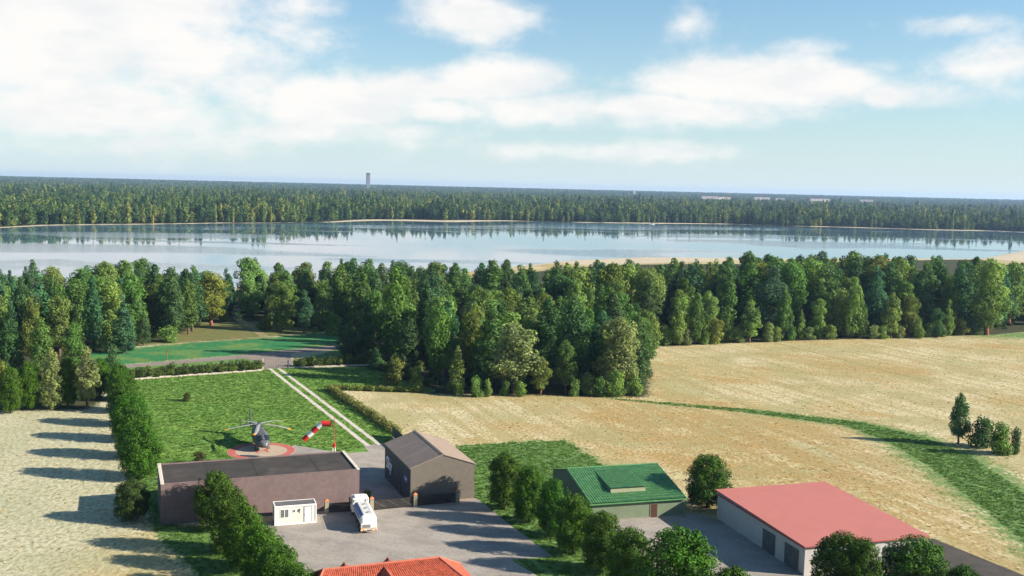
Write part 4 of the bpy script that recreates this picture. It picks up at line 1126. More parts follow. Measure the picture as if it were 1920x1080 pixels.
('b',133.9,407.0,24,14.1,(0.086,0.142,0.036),'mid green broad tree in the wood behind the tall right conifer'),
('c',121.7,346.4,24,9.2,(0.042,0.109,0.066),'first blue-green conifer going back behind the lower leaning conifer'),
('c',134.1,392.0,24,12.3,(0.042,0.111,0.06),'second blue-green conifer going back behind the lower leaning conifer'),
('c',144.4,409.9,23.2,11.4,(0.052,0.109,0.043),'first dark green conifer going back behind the lower leaning conifer'),
('c',140.3,419.7,21.3,9.8,(0.049,0.092,0.044),'second dark green conifer going back behind the lower leaning conifer'),
('b',62.0,325.8,14.7,6.9,(0.133,0.208,0.063),'light green broad tree in the wood behind the conifer by yellowish bush'),
('c',62.2,351.7,23.2,10.2,(0.049,0.114,0.063),'blue-green conifer in the wood behind the conifer by yellowish bush'),
('c',70.2,368.0,22.3,10.2,(0.087,0.126,0.037),'first mid green conifer going back behind the conifer by yellowish bush'),
('b',71.1,388.8,14.6,9.4,(0.048,0.094,0.036),'dark green broad tree in the wood behind the conifer by yellowish bush'),
('c',69.0,399.8,19.1,9.1,(0.048,0.111,0.044),'dark green conifer in the wood behind the conifer by yellowish bush'),
('c',74.7,410.9,17.8,8.0,(0.087,0.149,0.034),'second mid green conifer going back behind the conifer by yellowish bush'),
('b',-41.1,311.9,14.3,7.8,(0.077,0.152,0.037),'first mid green broad tree going back behind the narrow dark conifer'),
('c',-46.9,321.9,20.3,10.2,(0.078,0.135,0.036),'first mid green conifer going back behind the narrow dark conifer'),
('c',-44.9,330.7,19.3,9.9,(0.05,0.1,0.044),'first dark green conifer going back behind the narrow dark conifer'),
('c',-43.9,348.5,20.7,8.2,(0.055,0.091,0.038),'second dark green conifer going back behind the narrow dark conifer'),
('c',-47.6,364.8,17.0,7.4,(0.07,0.126,0.035),'second mid green conifer going back behind the narrow dark conifer'),
('b',-51.8,374.5,18.8,9.2,(0.079,0.157,0.042),'second mid green broad tree going back behind the narrow dark conifer'),
('b',-54.6,388.8,14.7,9.2,(0.055,0.11,0.041),'dark green broad tree in the wood behind the narrow dark conifer'),
('c',-53.3,398.3,14.4,6.6,(0.087,0.139,0.04),'third mid green conifer going back behind the narrow dark conifer'),
('c',-32.0,285.1,16.3,6.8,(0.08,0.136,0.037),'first mid green conifer going back behind the tallest middle conifer'),
('c',-32.6,295.9,20.2,7.8,(0.05,0.108,0.043),'first dark green conifer going back behind the tallest middle conifer'),
('c',-34.5,304.7,16.8,8.5,(0.079,0.158,0.042),'second mid green conifer going back behind the tallest middle conifer'),
('b',-37.5,324.7,14.4,8.5,(0.121,0.155,0.034),'olive broad tree in the wood behind the tallest middle conifer'),
('c',-38.1,340.2,15.9,6.4,(0.08,0.137,0.038),'third mid green conifer going back behind the tallest middle conifer'),
('c',-37.5,362.5,15.7,6.7,(0.045,0.105,0.039),'second dark green conifer going back behind the tallest middle conifer'),
('b',-40.1,373.6,17.5,9.9,(0.052,0.107,0.039),'first dark green broad tree going back behind the tallest middle conifer'),
('c',-44.5,386.4,17.9,8.9,(0.073,0.144,0.039),'fourth mid green conifer going back behind the tallest middle conifer'),
('b',-42.0,395.4,17.3,10.4,(0.053,0.101,0.042),'second dark green broad tree going back behind the tallest middle conifer'),
('c',-108.1,318.3,17.9,7.5,(0.084,0.14,0.042),'first mid green conifer going back behind the big dark verge conifer'),
('c',-111.9,330.3,15.8,7.8,(0.078,0.129,0.042),'second mid green conifer going back behind the big dark verge conifer'),
('c',-116.7,338.1,18.3,8.8,(0.046,0.097,0.044),'first dark green conifer going back behind the big dark verge conifer'),
('c',-116.5,349.6,14.0,6.8,(0.07,0.155,0.035),'third mid green conifer going back behind the big dark verge conifer'),
('c',-118.6,367.7,12.9,5.2,(0.046,0.104,0.039),'second dark green conifer going back behind the big dark verge conifer'),
('b',-124.1,374.9,11.9,6.2,(0.142,0.229,0.052),'light green broad tree in the wood behind the big dark verge conifer'),
('c',146.4,364.4,24,11.8,(0.052,0.108,0.038),'first dark green conifer going back behind the dark round right tree'),
('c',154.0,376.5,24,12.2,(0.048,0.104,0.037),'second dark green conifer going back behind the dark round right tree'),
('b',159.1,385.5,18.2,11.8,(0.048,0.093,0.04),'dark green broad tree in the wood behind the dark round right tree'),
('c',161.5,397.3,17.3,7.8,(0.076,0.137,0.038),'first mid green conifer going back behind the dark round right tree'),
('c',164.7,407.1,23.1,9.9,(0.078,0.155,0.034),'second mid green conifer going back behind the dark round right tree'),
('c',171.9,419.1,23.8,10.3,(0.046,0.107,0.044),'third dark green conifer going back behind the dark round right tree'),
('c',130.6,358.7,24,9.7,(0.045,0.102,0.043),'first dark green conifer going back behind the light conifer by olive tree'),
('b',137.2,366.0,24,13.5,(0.13,0.188,0.055),'light green broad tree in the wood behind the light conifer by olive tree'),
('b',132.7,375.5,24,15.4,(0.115,0.132,0.036),'olive broad tree in the wood behind the light conifer by olive tree'),
('c',141.8,386.3,24,9.6,(0.083,0.158,0.039),'mid green conifer in the wood behind the light conifer by olive tree'),
('c',147.2,395.4,23.2,10.4,(0.05,0.11,0.062),'blue-green conifer in the wood behind the light conifer by olive tree'),
('c',149.9,418.1,23.2,11.7,(0.048,0.11,0.044),'second dark green conifer going back behind the light conifer by olive tree'),
('c',21.9,247.7,18.0,7.9,(0.042,0.113,0.057),'blue-green conifer in the wood behind the half hidden conifer'),
('c',20.3,270.0,15.6,6.9,(0.07,0.159,0.034),'first mid green conifer going back behind the half hidden conifer'),
('c',26.5,280.5,20.2,9.6,(0.084,0.154,0.034),'second mid green conifer going back behind the half hidden conifer'),
('c',25.2,290.7,19.5,7.9,(0.082,0.158,0.038),'third mid green conifer going back behind the half hidden conifer'),
('c',-9.2,259.6,18.2,7.3,(0.048,0.112,0.065),'first blue-green conifer going back behind the dull olive tree'),
('b',-11.4,281.3,14.5,6.9,(0.055,0.091,0.038),'first dark green broad tree going back behind the dull olive tree'),
('b',-9.2,291.2,17.6,10.8,(0.082,0.129,0.035),'mid green broad tree in the wood behind the dull olive tree'),
('c',-11.2,300.2,15.6,6.6,(0.079,0.15,0.035),'first mid green conifer going back behind the dull olive tree'),
('c',-10.7,309.6,16.9,7.2,(0.051,0.108,0.043),'dark green conifer in the wood behind the dull olive tree'),
('b',-5.5,318.5,14.3,7.5,(0.125,0.215,0.052),'light green broad tree in the wood behind the dull olive tree'),
('b',-11.0,330.7,14.8,9.0,(0.048,0.091,0.043),'second dark green broad tree going back behind the dull olive tree'),
('c',-6.5,352.3,21.7,10.3,(0.071,0.137,0.038),'second mid green conifer going back behind the dull olive tree'),
('c',-7.9,366.2,20.3,8.1,(0.082,0.152,0.034),'third mid green conifer going back behind the dull olive tree'),
('c',-17.7,372.1,17.6,8.4,(0.069,0.156,0.04),'fourth mid green conifer going back behind the dull olive tree'),
('c',-5.8,376.7,16.2,7.7,(0.073,0.147,0.035),'fifth mid green conifer going back behind the dull olive tree'),
('b',-11.5,386.5,16.0,8.5,(0.051,0.1,0.044),'third dark green broad tree going back behind the dull olive tree'),
('c',-11.8,396.2,17.0,8.7,(0.047,0.121,0.056),'second blue-green conifer going back behind the dull olive tree'),
('c',90.8,363.1,24,10.7,(0.041,0.11,0.057),'first blue-green conifer going back behind the yellow crowned tree'),
('b',85.2,372.4,24,11.8,(0.069,0.129,0.041),'mid green broad tree in the wood behind the yellow crowned tree'),
('c',94.2,386.2,20.2,9.4,(0.043,0.113,0.057),'second blue-green conifer going back behind the yellow crowned tree'),
('b',85.8,397.1,13.6,6.7,(0.048,0.089,0.043),'first dark green broad tree going back behind the yellow crowned tree'),
('c',94.6,400.6,22.2,8.9,(0.053,0.111,0.036),'dark green conifer in the wood behind the yellow crowned tree'),
('b',101.1,409.2,21.9,12.2,(0.047,0.098,0.036),'second dark green broad tree going back behind the yellow crowned tree'),
('b',95.0,417.5,22.3,11.6,(0.05,0.105,0.042),'third dark green broad tree going back behind the yellow crowned tree'),
('c',29.6,242.7,16.7,7.5,(0.054,0.1,0.042),'first dark green conifer going back behind the big corner tree'),
('b',31.3,251.8,15.1,8.7,(0.07,0.131,0.034),'first mid green broad tree going back behind the big corner tree'),
('c',25.4,258.9,20.1,9.8,(0.054,0.09,0.041),'second dark green conifer going back behind the big corner tree'),
('c',30.0,270.2,18.8,9.6,(0.072,0.152,0.041),'mid green conifer in the wood behind the big corner tree'),
('b',35.8,278.5,14.0,8.9,(0.081,0.127,0.04),'second mid green broad tree going back behind the big corner tree'),
('b',34.8,291.9,14.1,7.0,(0.047,0.101,0.043),'dark green broad tree in the wood behind the big corner tree'),
('b',31.2,301.1,16.1,7.6,(0.069,0.15,0.038),'third mid green broad tree going back behind the big corner tree'),
('b',31.0,311.4,18.5,8.7,(0.08,0.126,0.038),'fourth mid green broad tree going back behind the big corner tree'),
('b',38.3,338.7,21.8,11.2,(0.153,0.216,0.061),'light green broad tree in the wood behind the big corner tree'),
('c',44.4,386.2,18.5,8.4,(0.053,0.098,0.037),'third dark green conifer going back behind the big corner tree'),
('c',-31.7,316.2,19.0,7.8,(0.085,0.134,0.039),'mid green conifer in the wood behind the dark front conifer'),
('c',-33.6,348.3,18.9,8.2,(0.051,0.101,0.035),'dark green conifer in the wood behind the dark front conifer'),
('b',-34.3,385.7,15.9,9.2,(0.048,0.094,0.043),'dark green broad tree in the wood behind the dark front conifer'),
('b',208.2,411.4,20.8,9.9,(0.138,0.207,0.061),'light green broad tree in the wood behind the meadow conifer'),
('b',213.5,421.5,20.2,9.6,(0.077,0.135,0.035),'mid green broad tree in the wood behind the meadow conifer'),
('c',199.2,421.7,17.4,8.4,(0.084,0.157,0.037),'mid green conifer in the wood behind the meadow conifer'),
('b',132.6,349.7,17.0,11.0,(0.081,0.15,0.034),'mid green broad tree in the wood behind the olive right tree'),
('c',140.9,354.7,24,9.8,(0.054,0.11,0.044),'first dark green conifer going back behind the olive right tree'),
('c',144.0,375.7,24,9.6,(0.047,0.105,0.058),'blue-green conifer in the wood behind the olive right tree'),
('b',153.1,407.1,21.6,10.9,(0.052,0.092,0.043),'first dark green broad tree going back behind the olive right tree'),
('b',158.2,414.6,22.3,12.9,(0.054,0.092,0.039),'second dark green broad tree going back behind the olive right tree'),
('c',162.7,424.2,18.7,8.7,(0.051,0.092,0.036),'second dark green conifer going back behind the olive right tree'),
('b',102.0,355.7,24,14.3,(0.135,0.22,0.062),'light green broad tree in the wood behind the small slim light conifer'),
('c',106.0,381.8,24,11.6,(0.043,0.102,0.053),'blue-green conifer in the wood behind the small slim light conifer'),
('c',108.4,396.4,21.2,9.1,(0.046,0.108,0.045),'dark green conifer in the wood behind the small slim light conifer'),
('c',-100.0,362.4,15.7,7.5,(0.041,0.106,0.053),'first blue-green conifer going back behind the yellow clearing tree'),
('b',-109.7,371.6,13.6,8.0,(0.106,0.158,0.035),'olive broad tree in the wood behind the yellow clearing tree'),
('c',-103.9,379.4,12.5,4.8,(0.041,0.101,0.065),'second blue-green conifer going back behind the yellow clearing tree'),
('c',-116.2,380.7,10.7,4.4,(0.042,0.11,0.054),'third blue-green conifer going back behind the yellow clearing tree'),
('b',-108.0,295.1,18.4,9.7,(0.075,0.156,0.038),'first mid green broad tree going back behind the slim verge conifer'),
('c',-99.0,299.7,20.1,8.3,(0.056,0.102,0.043),'dark green conifer in the wood behind the slim verge conifer'),
('b',-109.2,309.4,14.3,6.6,(0.112,0.13,0.035),'olive broad tree in the wood behind the slim verge conifer'),
('b',-125.8,354.9,12.9,5.8,(0.072,0.132,0.041),'second mid green broad tree going back behind the slim verge conifer'),
('b',-131.3,364.5,14.0,7.4,(0.047,0.09,0.042),'dark green broad tree in the wood behind the slim verge conifer'),
('b',-133.3,373.7,17.3,10.9,(0.076,0.151,0.037),'third mid green broad tree going back behind the slim verge conifer'),
('b',113.2,351.2,18.0,8.8,(0.086,0.133,0.039),'mid green broad tree in the wood behind the light broad tree'),
('c',125.5,395.3,22.0,8.6,(0.054,0.098,0.04),'dark green conifer in the wood behind the light broad tree'),
('c',131.3,422.6,21.6,9.4,(0.077,0.132,0.04),'mid green conifer in the wood behind the light broad tree'),
('c',18.0,304.7,17.5,7.7,(0.073,0.127,0.036),'first mid green conifer going back behind the tall light conifer'),
('c',18.3,314.2,19.4,8.3,(0.053,0.106,0.041),'dark green conifer in the wood behind the tall light conifer'),
('c',21.1,345.2,19.9,10.2,(0.078,0.127,0.042),'second mid green conifer going back behind the tall light conifer'),
('b',19.4,354.5,19.8,10.8,(0.15,0.205,0.061),'light green broad tree in the wood behind the tall light conifer'),
('c',20.6,391.5,18.3,7.7,(0.07,0.125,0.042),'third mid green conifer going back behind the tall light conifer'),
('c',-53.9,328.6,21.2,9.4,(0.082,0.141,0.039),'mid green conifer in the wood behind the dark roadside tree'),
('c',-52.3,342.7,21.5,10.1,(0.049,0.11,0.042),'first dark green conifer going back behind the dark roadside tree'),
('c',-57.0,357.6,19.1,9.2,(0.054,0.102,0.04),'second dark green conifer going back behind the dark roadside tree'),
('b',-16.7,240.5,17.7,8.2,(0.081,0.156,0.035),'mid green broad tree in the wood behind the small bright conifer'),
('c',-15.6,249.8,18.9,7.9,(0.045,0.121,0.06),'blue-green conifer in the wood behind the small bright conifer'),
('b',-153.4,344.5,16.0,9.8,(0.14,0.184,0.054),'light green broad tree in the wood behind the highest left conifer'),
('c',-163.6,348.3,15.8,6.0,(0.045,0.119,0.06),'blue-green conifer in the wood behind the highest left conifer'),
('c',-164.2,362.3,10.3,4.7,(0.052,0.099,0.044),'dark green conifer in the wood behind the highest left conifer'),
('c',14.2,238.8,20.3,9.7,(0.046,0.101,0.039),'first dark green conifer going back behind the dark edge tree'),
('c',15.8,258.5,18.8,8.4,(0.045,0.105,0.04),'second dark green conifer going back behind the dark edge tree'),
('c',-126.3,276.0,20.5,10.0,(0.047,0.124,0.061),'blue-green conifer in the wood behind the mid row conifer'),
('c',-123.5,266.0,17.5,8.0,(0.051,0.094,0.041),'dark green conifer in the wood behind the olive row-back tree'),
('c',79.9,344.7,24,12.0,(0.074,0.158,0.038),'mid green conifer in the wood behind the bushy light conifer'),
('d',-56.7,156.7,9.0,6.4,(0.032,0.085,0.008),"nearest dense tree of the tall hedge row at the lawn's left edge"),
('d',-62.0,168.7,8.4,6.5,(0.035,0.085,0.009),'second dense tree back in the tall row left of lawn'),
('d',-66.8,179.9,8.2,6.4,(0.03,0.088,0.008),'third dense tree back in the tall row left of lawn'),
('d',-71.8,191.4,7.8,6.4,(0.034,0.078,0.008),'fourth dense tree back in the tall row left of lawn'),
('d',-76.5,202.5,7.3,6.1,(0.034,0.081,0.008),'fifth dense tree back in the tall row left of lawn'),
('d',-81.3,213.4,6.5,6.0,(0.036,0.084,0.007),'sixth dense tree back in the tall row left of lawn'),
('d',-86.2,224.3,5.7,5.8,(0.031,0.081,0.009),'farthest dense tree at the road end of the tall left row'),
('d',-95.0,202.5,9.4,4.6,(0.038,0.083,0.007),'dense dark tree with reddish trunk between pale conifers in left row'),
('d',-88.9,206.2,9.8,4.3,(0.037,0.08,0.008),'dense dark tree between the two pale conifers of the left row'),
('d',-86.2,215.6,8.1,4.7,(0.036,0.085,0.008),'dense dark tree where the left row meets the tall hedge row'),
('d',-96.9,198.8,8.9,4.2,(0.038,0.079,0.008),'dense dark tree at the very left end of the left row'),
('d',-38.6,134.1,7.7,5.5,(0.038,0.075,0.008),'dense tree standing against the front of the pink warehouse'),
('d',-34.5,125.5,8.4,5.2,(0.037,0.071,0.009),"second dense tree from pink warehouse along the yard's left side"),
('d',-31.1,119.9,7.8,5.2,(0.036,0.08,0.007),"third dense tree from pink warehouse along the yard's left side"),
('d',-27.7,114.5,7.3,5.2,(0.037,0.092,0.007),"fourth dense tree from pink warehouse along the yard's left side"),
('d',-24.6,109.2,6.9,5.2,(0.034,0.083,0.008),"fifth dense tree from pink warehouse, lowest on the yard's left side"),
('d',-21.6,104.1,6.5,5.1,(0.032,0.073,0.008),'dense tree at the bottom edge left of the terracotta house'),
('d',-0.4,145.5,8.1,5.1,(0.037,0.071,0.007),'farthest dense tree of the row between yards, nearest the grey shed'),
('d',3.1,140.0,7.8,4.7,(0.037,0.089,0.008),'second dense tree from grey shed in row between the yards'),
('d',6.3,134.3,7.6,4.7,(0.029,0.087,0.009),"third dense tree from grey shed, beside green roof's left end"),
('d',8.6,128.0,7.4,5.0,(0.039,0.087,0.007),'fourth dense tree from grey shed in row between the yards'),
('d',11.6,121.9,7.3,5.2,(0.037,0.075,0.008),'fifth dense tree from grey shed, before the green building wall'),
('d',14.2,115.8,7.4,5.2,(0.039,0.087,0.007),'sixth dense tree from grey shed in row between the yards'),
('d',18.6,108.9,9.6,8.7,(0.032,0.092,0.007),'widest dense tree at the bottom edge below the green building'),
('d',24.1,106.2,6.6,5.1,(0.035,0.08,0.007),'low dense tree top at the bottom edge left of the red barn'),
('d',37.6,113.1,8.3,6.7,(0.035,0.071,0.007),'dense tree covering the front corner of the red roofed barn'),
('d',39.3,111.2,8.3,4.7,(0.033,0.071,0.007),'dense tree between the two larger ones before the red barn'),
('d',45.8,113.0,8.1,7.6,(0.035,0.088,0.009),'rightmost large dense tree in front of the red roofed barn'),
('d',49.8,109.6,6.2,4.3,(0.03,0.08,0.008),'low dense tree top on dark paving right of the red barn'),
('d',29.3,148.5,7.7,6.6,(0.035,0.082,0.009),'single dense tree between the green building and the red barn'),
]
for (k, x, y, hh, ww, tint, lab) in TREES:
    if k == 'd':
        grp = 'dense dark trees in rows round the yards' if 'single' not in lab else None
    elif 'field ' in lab and 80 < x and y < 200: grp = 'lone trees in the right-hand field'
    elif 'left row' in lab or 'left tree row' in lab: grp = 'trees in the row beside the left field'
    else: grp = 'trees of the wood before the lake' if k in 'cb' else 'bushes along the edge of the wood'
    plant(k, x, y, hh, ww, tint, lab, grp)

# ---------------------------------------------------------------- buildings
# pink flat-roofed warehouse
A = R(21)
t = thing('warehouse', 'long dusty pink flat-roofed warehouse with cream parapet ends in front of the lawn', 'warehouse', (-46.1, 135.1, 0), A)
w, d, hh = 26.8, 10.6, 5.6
b = MB()
b.box(0, w, 0, .30, 0, hh); b.box(0, w, d - .30, d, 0, hh); b.box(0, .30, .30, d - .30, 0, hh); b.box(w - .30, w, .30, d - .30, 0, hh)
b.build('wall', M['pink'], t)
MB().box(.3, w - .3, .3, d - .3, hh - .30, hh - .10).build('roof', M['bitumen'], t)
for k in (2.1, 4.3, 7.2):
    x = .3 + (w - .6) * k / 9
    MB().box(x - .06, x + .06, .35, d - .35, hh - .10, hh - .085).build('felt_seam', M['seam'], t)
MB().bbox(-.06, .42, -.05, d + .05, hh, hh + .09).build('coping', M['coping'], t)
MB().bbox(w - .42, w + .06, -.05, d + .05, hh, hh + .09).build('coping', M['coping'], t)
MB().bbox(.425, w - .425, -.03, .30, hh, hh + .045).build('coping', M['pink'], t, label='thin pink coping')
MB().bbox(.425, w - .425, d - .30, d + .03, hh, hh + .045).build('coping', M['pink'], t, label='thin pink coping')
b = MB(); b.box(.5, w - .5, d, d + .05, 0, .35); b.build('plinth', M['bitumen'], t)

# gable shed with the Sky sign
t = thing('shed', 'grey-brown gabled metal shed with a Sky sign on its dark left wall', 'shed', (-13.95, 146.45, 0), A)
w, d, e, r_ = 9.7, 15.2, 5.4, 7.1
b = MB()
front = [(0, 0, 0), (w, 0, 0), (w, 0, e), (w / 2, 0, r_), (0, 0, e)]
back = [(x, d, z) for x, y, z in front]
b.add(front + back, [(0, 1, 2, 3, 4), (9, 8, 7, 6, 5), (1, 6, 7, 2), (5, 0, 4, 9)])
b.build('wall', M['shedwall'], t)
for s in (0, 1):
    for k in range(3):
        y0, y1 = -.12 + (d + .24) * k / 3, -.12 + (d + .24) * (k + 1) / 3 - .05
        zz = lambda x: e + (r_ - e) * (1 - abs(x - w / 2) / (w / 2)) + .10
        xa, xb = (-.18, w / 2 - .02) if s == 0 else (w / 2 + .02, w + .18)
        MB().slab([(xa, y0, zz(xa)), (xb, y0, zz(xb)), (xb, y1, zz(xb)), (xa, y1, zz(xa))], .09).build('roof_panel', M['shedroof'], t)
b = MB(); b.slab([(w / 2 - .3, -.14, r_ + .03), (w / 2, -.14, r_ + .15), (w / 2, d + .14, r_ + .15), (w / 2 - .3, d + .14, r_ + .03)], .03)
b.slab([(w / 2, -.14, r_ + .15), (w / 2 + .3, -.14, r_ + .03), (w / 2 + .3, d + .14, r_ + .03), (w / 2, d + .14, r_ + .15)], .03)
b.build('ridge_cap', M['shedroof'], t)
MB().box(-.26, -.06, -.1, d + .1, e - .16, e - .05).build('gutter', M['darkmetal'], t)
MB().box(-.035, -.003, .05, d - .05, 0, e - .2).build('cladding', M['slate'], t, label='side cladding with left-wall shade put into its dark colour')  # dark colour stands in for shade on the side turned from the sun
for k in range(1, 12):
    MB().box(-.055, -.036, d * k / 12 - .03, d * k / 12 + .03, .02, e - .25).build('cladding_rib', M['darkmetal'], t)
dr = MB().bbox(-.09, -.04, 5.4, 6.5, .02, 2.3).build('door', M['darkmetal'], t)
MB().box(-.12, -.09, 6.28, 6.38, 1.0, 1.15).build('handle', M['rim'], dr)
fr = MB(); fr.box(-.11, -.056, 5.25, 5.4, 0, 2.45); fr.box(-.11, -.056, 6.5, 6.65, 0, 2.45); fr.box(-.11, -.056, 5.4, 6.5, 2.3, 2.45)
fr.build('frame', M['slate'], dr)
sg = MB().bbox(-.10, -.058, 10.7, 12.7, 1.55, 4.0).build('sign_board', M['signblue'], t)


def lettering(txt, size, name, mm, parent, mtx, ext=.02, off=0.0, shear=0.0):
    cu = bpy.data.curves.new(name, 'FONT')
    cu.body = txt; cu.size = size; cu.extrude = ext; cu.align_x = 'CENTER'; cu.offset = off; cu.shear = shear
    cu.materials.append(mm)
    o = bpy.data.objects.new(name, cu); COL.objects.link(o)
    bpy.context.view_layer.update()
    me = bpy.data.meshes.new_from_object(o.evaluated_get(bpy.context.evaluated_depsgraph_get()))
    me.name = name
    bpy.data.objects.remove(o)
    o = link(name, me, parent); o.matrix_local = mtx
    return o


wall_m = Matrix(((0, 0, -1, -.13), (-1, 0, 0, 12.1), (0, 1, 0, 2.1), (0, 0, 0, 1)))
lettering('Sky', 2.55, 'lettering', M['letter'], t, wall_m, .02, .045)
s2 = MB().bbox(-.10, -.058, 1.5, 3.2, 2.75, 3.75).build('sign_board', M['blue'], t, label='small blue sign near the front corner')
b = MB()
for (y, wdt) in ((2.95, .22), (2.62, .3), (2.25, .18), (1.95, .26)): b.box(-.115, -.1, y - wdt, y, 3.15, 3.38)
b.build('sign_mark', M['letter'], s2)
MB().box(-.08, w + .08, -.10, -.004, 0, .25).build('plinth', M['shedroof'], t)

# dark screen behind the shed
t = thing('screen_panel', 'dark blue-grey boarded screen standing behind the shed beside the yellowish hedge', 'fence', (-21.3, 187.4, 0), R(-69))
for k in range(6):
    MB().bbox(k * 1.65 + .1, (k + 1) * 1.65, -.04, .04, .08, 1.9).build('board', M['slate'], t)
for k in range(7):
    MB().box(k * 1.65 - .05, k * 1.65 + .08, -.06, .06, 0, 2.0).build('post', M['darkmetal'], t)

# white portable cabin
t = thing('portable_cabin', 'white portable cabin with barred window and door in front of the pink warehouse', 'cabin', (-31.15, 135.95, 0), R(19))
w, d, hh = 5.6, 2.35, 2.66
MB().box(.06, w - .06, .06, d - .06, .12, hh - .16).build('wall', M['white'], t)
MB().box(.15, w - .15, .08, d - .08, hh - .16, hh - .05).build('roof', M['cabinroof'], t)
b = MB()
for (x0, x1, y0, y1) in ((0, .14, 0, d), (w - .14, w, 0, d), (.14, w - .14, 0, .075), (.14, w - .14, d - .075, d)): b.box(x0, x1, y0, y1, hh - .18, hh)
b.build('roof_rim', M['whitetrim'], t)
b = MB()
for x in (0, w - .14):
    for y in (0, d - .14): b.box(x, x + .14, y, y + .14, 0, hh - .182)
b.box(.14, w - .14, 0, .12, 0, .12); b.box(.14, w - .14, d - .12, d, 0, .12)
b.build('corner_post', M['whitetrim'], t)
wn = MB()
wn.box(.78, 1.9, .02, .056, .98, 1.04); wn.box(.78, 1.9, .02, .056, 2.12, 2.18); wn.box(.78, .84, .02, .056, 1.04, 2.12); wn.box(1.84, 1.9, .02, .056, 1.04, 2.12); wn.box(1.29, 1.39, .02, .056, 1.04, 2.12)
wn = wn.build('window', M['whitetrim'], t)
for x0, x1 in ((.85, 1.28), (1.40, 1.83)):
    MB().box(x0, x1, .045, .056, 1.045, 2.115).build('pane', M['glass'], wn)
    for k in (1, 2):
        MB().tube((x0 + (x1 - x0) * k / 3, .03, 1.04), (x0 + (x1 - x0) * k / 3, .03, 2.12), .013, n=6).build('bar', M['whitetrim'], wn)
v = MB(); v.box(2.44, 2.80, .02, .057, 1.68, 2.02); v = v.build('vent_window', M['whitetrim'], t)
MB().box(2.49, 2.75, .008, .02, 1.73, 1.97).build('pane', M['glass'], v)
lp = MB(); lp.box(3.22, 3.40, -.06, .056, 1.95, 2.06); lp.tube((3.31, -.04, 1.95), (3.31, -.04, 1.80), .06, .08, 8); lp.box(3.26, 3.34, .03, .056, 1.5, 1.8)
lp.build('wall_lamp', M['darkmetal'], t)
dr = MB().bbox(3.98, 4.86, .018, .05, .16, 2.28, .02).build('door', M['whitetrim'], t)
MB().box(4.04, 4.12, -.02, .018, 1.14, 1.24).build('handle', M['darkmetal'], dr)
fr = MB(); fr.box(3.90, 3.975, .025, .056, .13, 2.36); fr.box(4.865, 4.94, .025, .056, .13, 2.36); fr.box(3.975, 4.865, .025, .056, 2.285, 2.36)
fr.build('frame', M['rim'], dr)

# yard posts and gates
posts = [(-25.22, 141.75), (-19.15, 143.45), (-13.22, 145.85), (-7.25, 148.15)]
plab = ['stone gate post with terracotta cap beside the white cabin', 'stone gate post with terracotta cap just right of the tanker cab',
        'stone gate post with terracotta cap at the shed\'s front left corner', 'shaded stone gate post before the right side of the shed front']
for (x, y), lab in zip(posts, plab):
    p = thing('gate_post', lab, 'gate post', (x, y, 0), A, 'gate posts along the back of the yard')
    MB().bbox(-.27, .27, -.27, .27, 0, 1.78).build('shaft', M['postw'], p)
    MB().add([(-.31, -.31, 1.78), (.31, -.31, 1.78), (.31, .31, 1.78), (-.31, .31, 1.78), (-.31, -.31, 1.86), (.31, -.31, 1.86), (.31, .31, 1.86), (-.31, .31, 1.86), (0, 0, 2.08)],
             [(3, 2, 1, 0), (0, 1, 5, 4), (1, 2, 6, 5), (2, 3, 7, 6), (3, 0, 4, 7), (4, 5, 8), (5, 6, 8), (6, 7, 8), (7, 4, 8)]).build('cap', M['orange'], p)
glab = ['dark boarded gate between the cabin and the tanker cab', 'dark worn gate with pale diagonal braces left of the shed corner', 'dark boarded gate across the front of the grey shed']
for i in range(3):
    p0, p1 = Vector((*posts[i], 0)), Vector((*posts[i + 1], 0))
    dv = p1 - p0; ln = dv.length
    gt = thing('yard_gate', glab[i], 'gate', p0, math.atan2(dv.y, dv.x), 'gates along the back of the yard')
    x0, x1 = .33, ln - .33
    b = MB()
    for z in (.12, 1.38): b.box(x0, x1, -.03, .03, z, z + .08)
    for k in range(4):
        x = x0 + (x1 - x0) * k / 3; xx = min(max(x, x0 + .04), x1 - .04)
        b.box(xx - .04, xx + .04, -.031, .031, .20, 1.38)
    b.build('frame', M['gate'], gt)
    for k in range(6):
        z = .21 + k * .195
        MB().box(x0 + .09, x1 - .09, .005, .025, z, z + .175).build('board', M['gate'], gt)
    b = MB()
    sgn = 1 if i != 2 else -1
    for k in range(3):
        xa = x0 + (x1 - x0) * k / 3 + .1; xb = x0 + (x1 - x0) * (k + 1) / 3 - .1
        if sgn < 0: xa, xb = xb, xa
        b.tube((xa, -.045, 1.33), (xb, -.045, .24), .022, n=5)
    b.build('brace', M['gatepale'] if i == 1 else M['gate'], gt)

# green roofed building
A2 = R(16.1)
t = thing('barn', 'low sage green building with ribbed green tiled roof and brown door', 'barn', (11.55, 140.46, 0), A2)
w, ez, rz_, run, back_run = 14.7, 2.57, 4.78, 10.6, 7.0
wl = MB()
fy, by = .32, run + back_run - .3
sl = (rz_ - ez) / run; sb = (rz_ - 2.9) / back_run
poly = [(fy, 0), (by, 0), (by, rz_ - sb * (by - run) - .16), (run, rz_ - .16), (fy, ez + sl * fy - .16)]
n = len(poly)
wl.add([(.28, y, z) for y, z in poly] + [(w - .28, y, z) for y, z in poly],
       [tuple(range(n)), tuple(range(2 * n - 1, n - 1, -1)), (0, n, n + 1, 1)[::-1], (0, 4, n + 4, n), (1, n + 1, n + 2, 2)[::-1]])
bpy_wall = wl.build('wall', M['greenwall'], t)


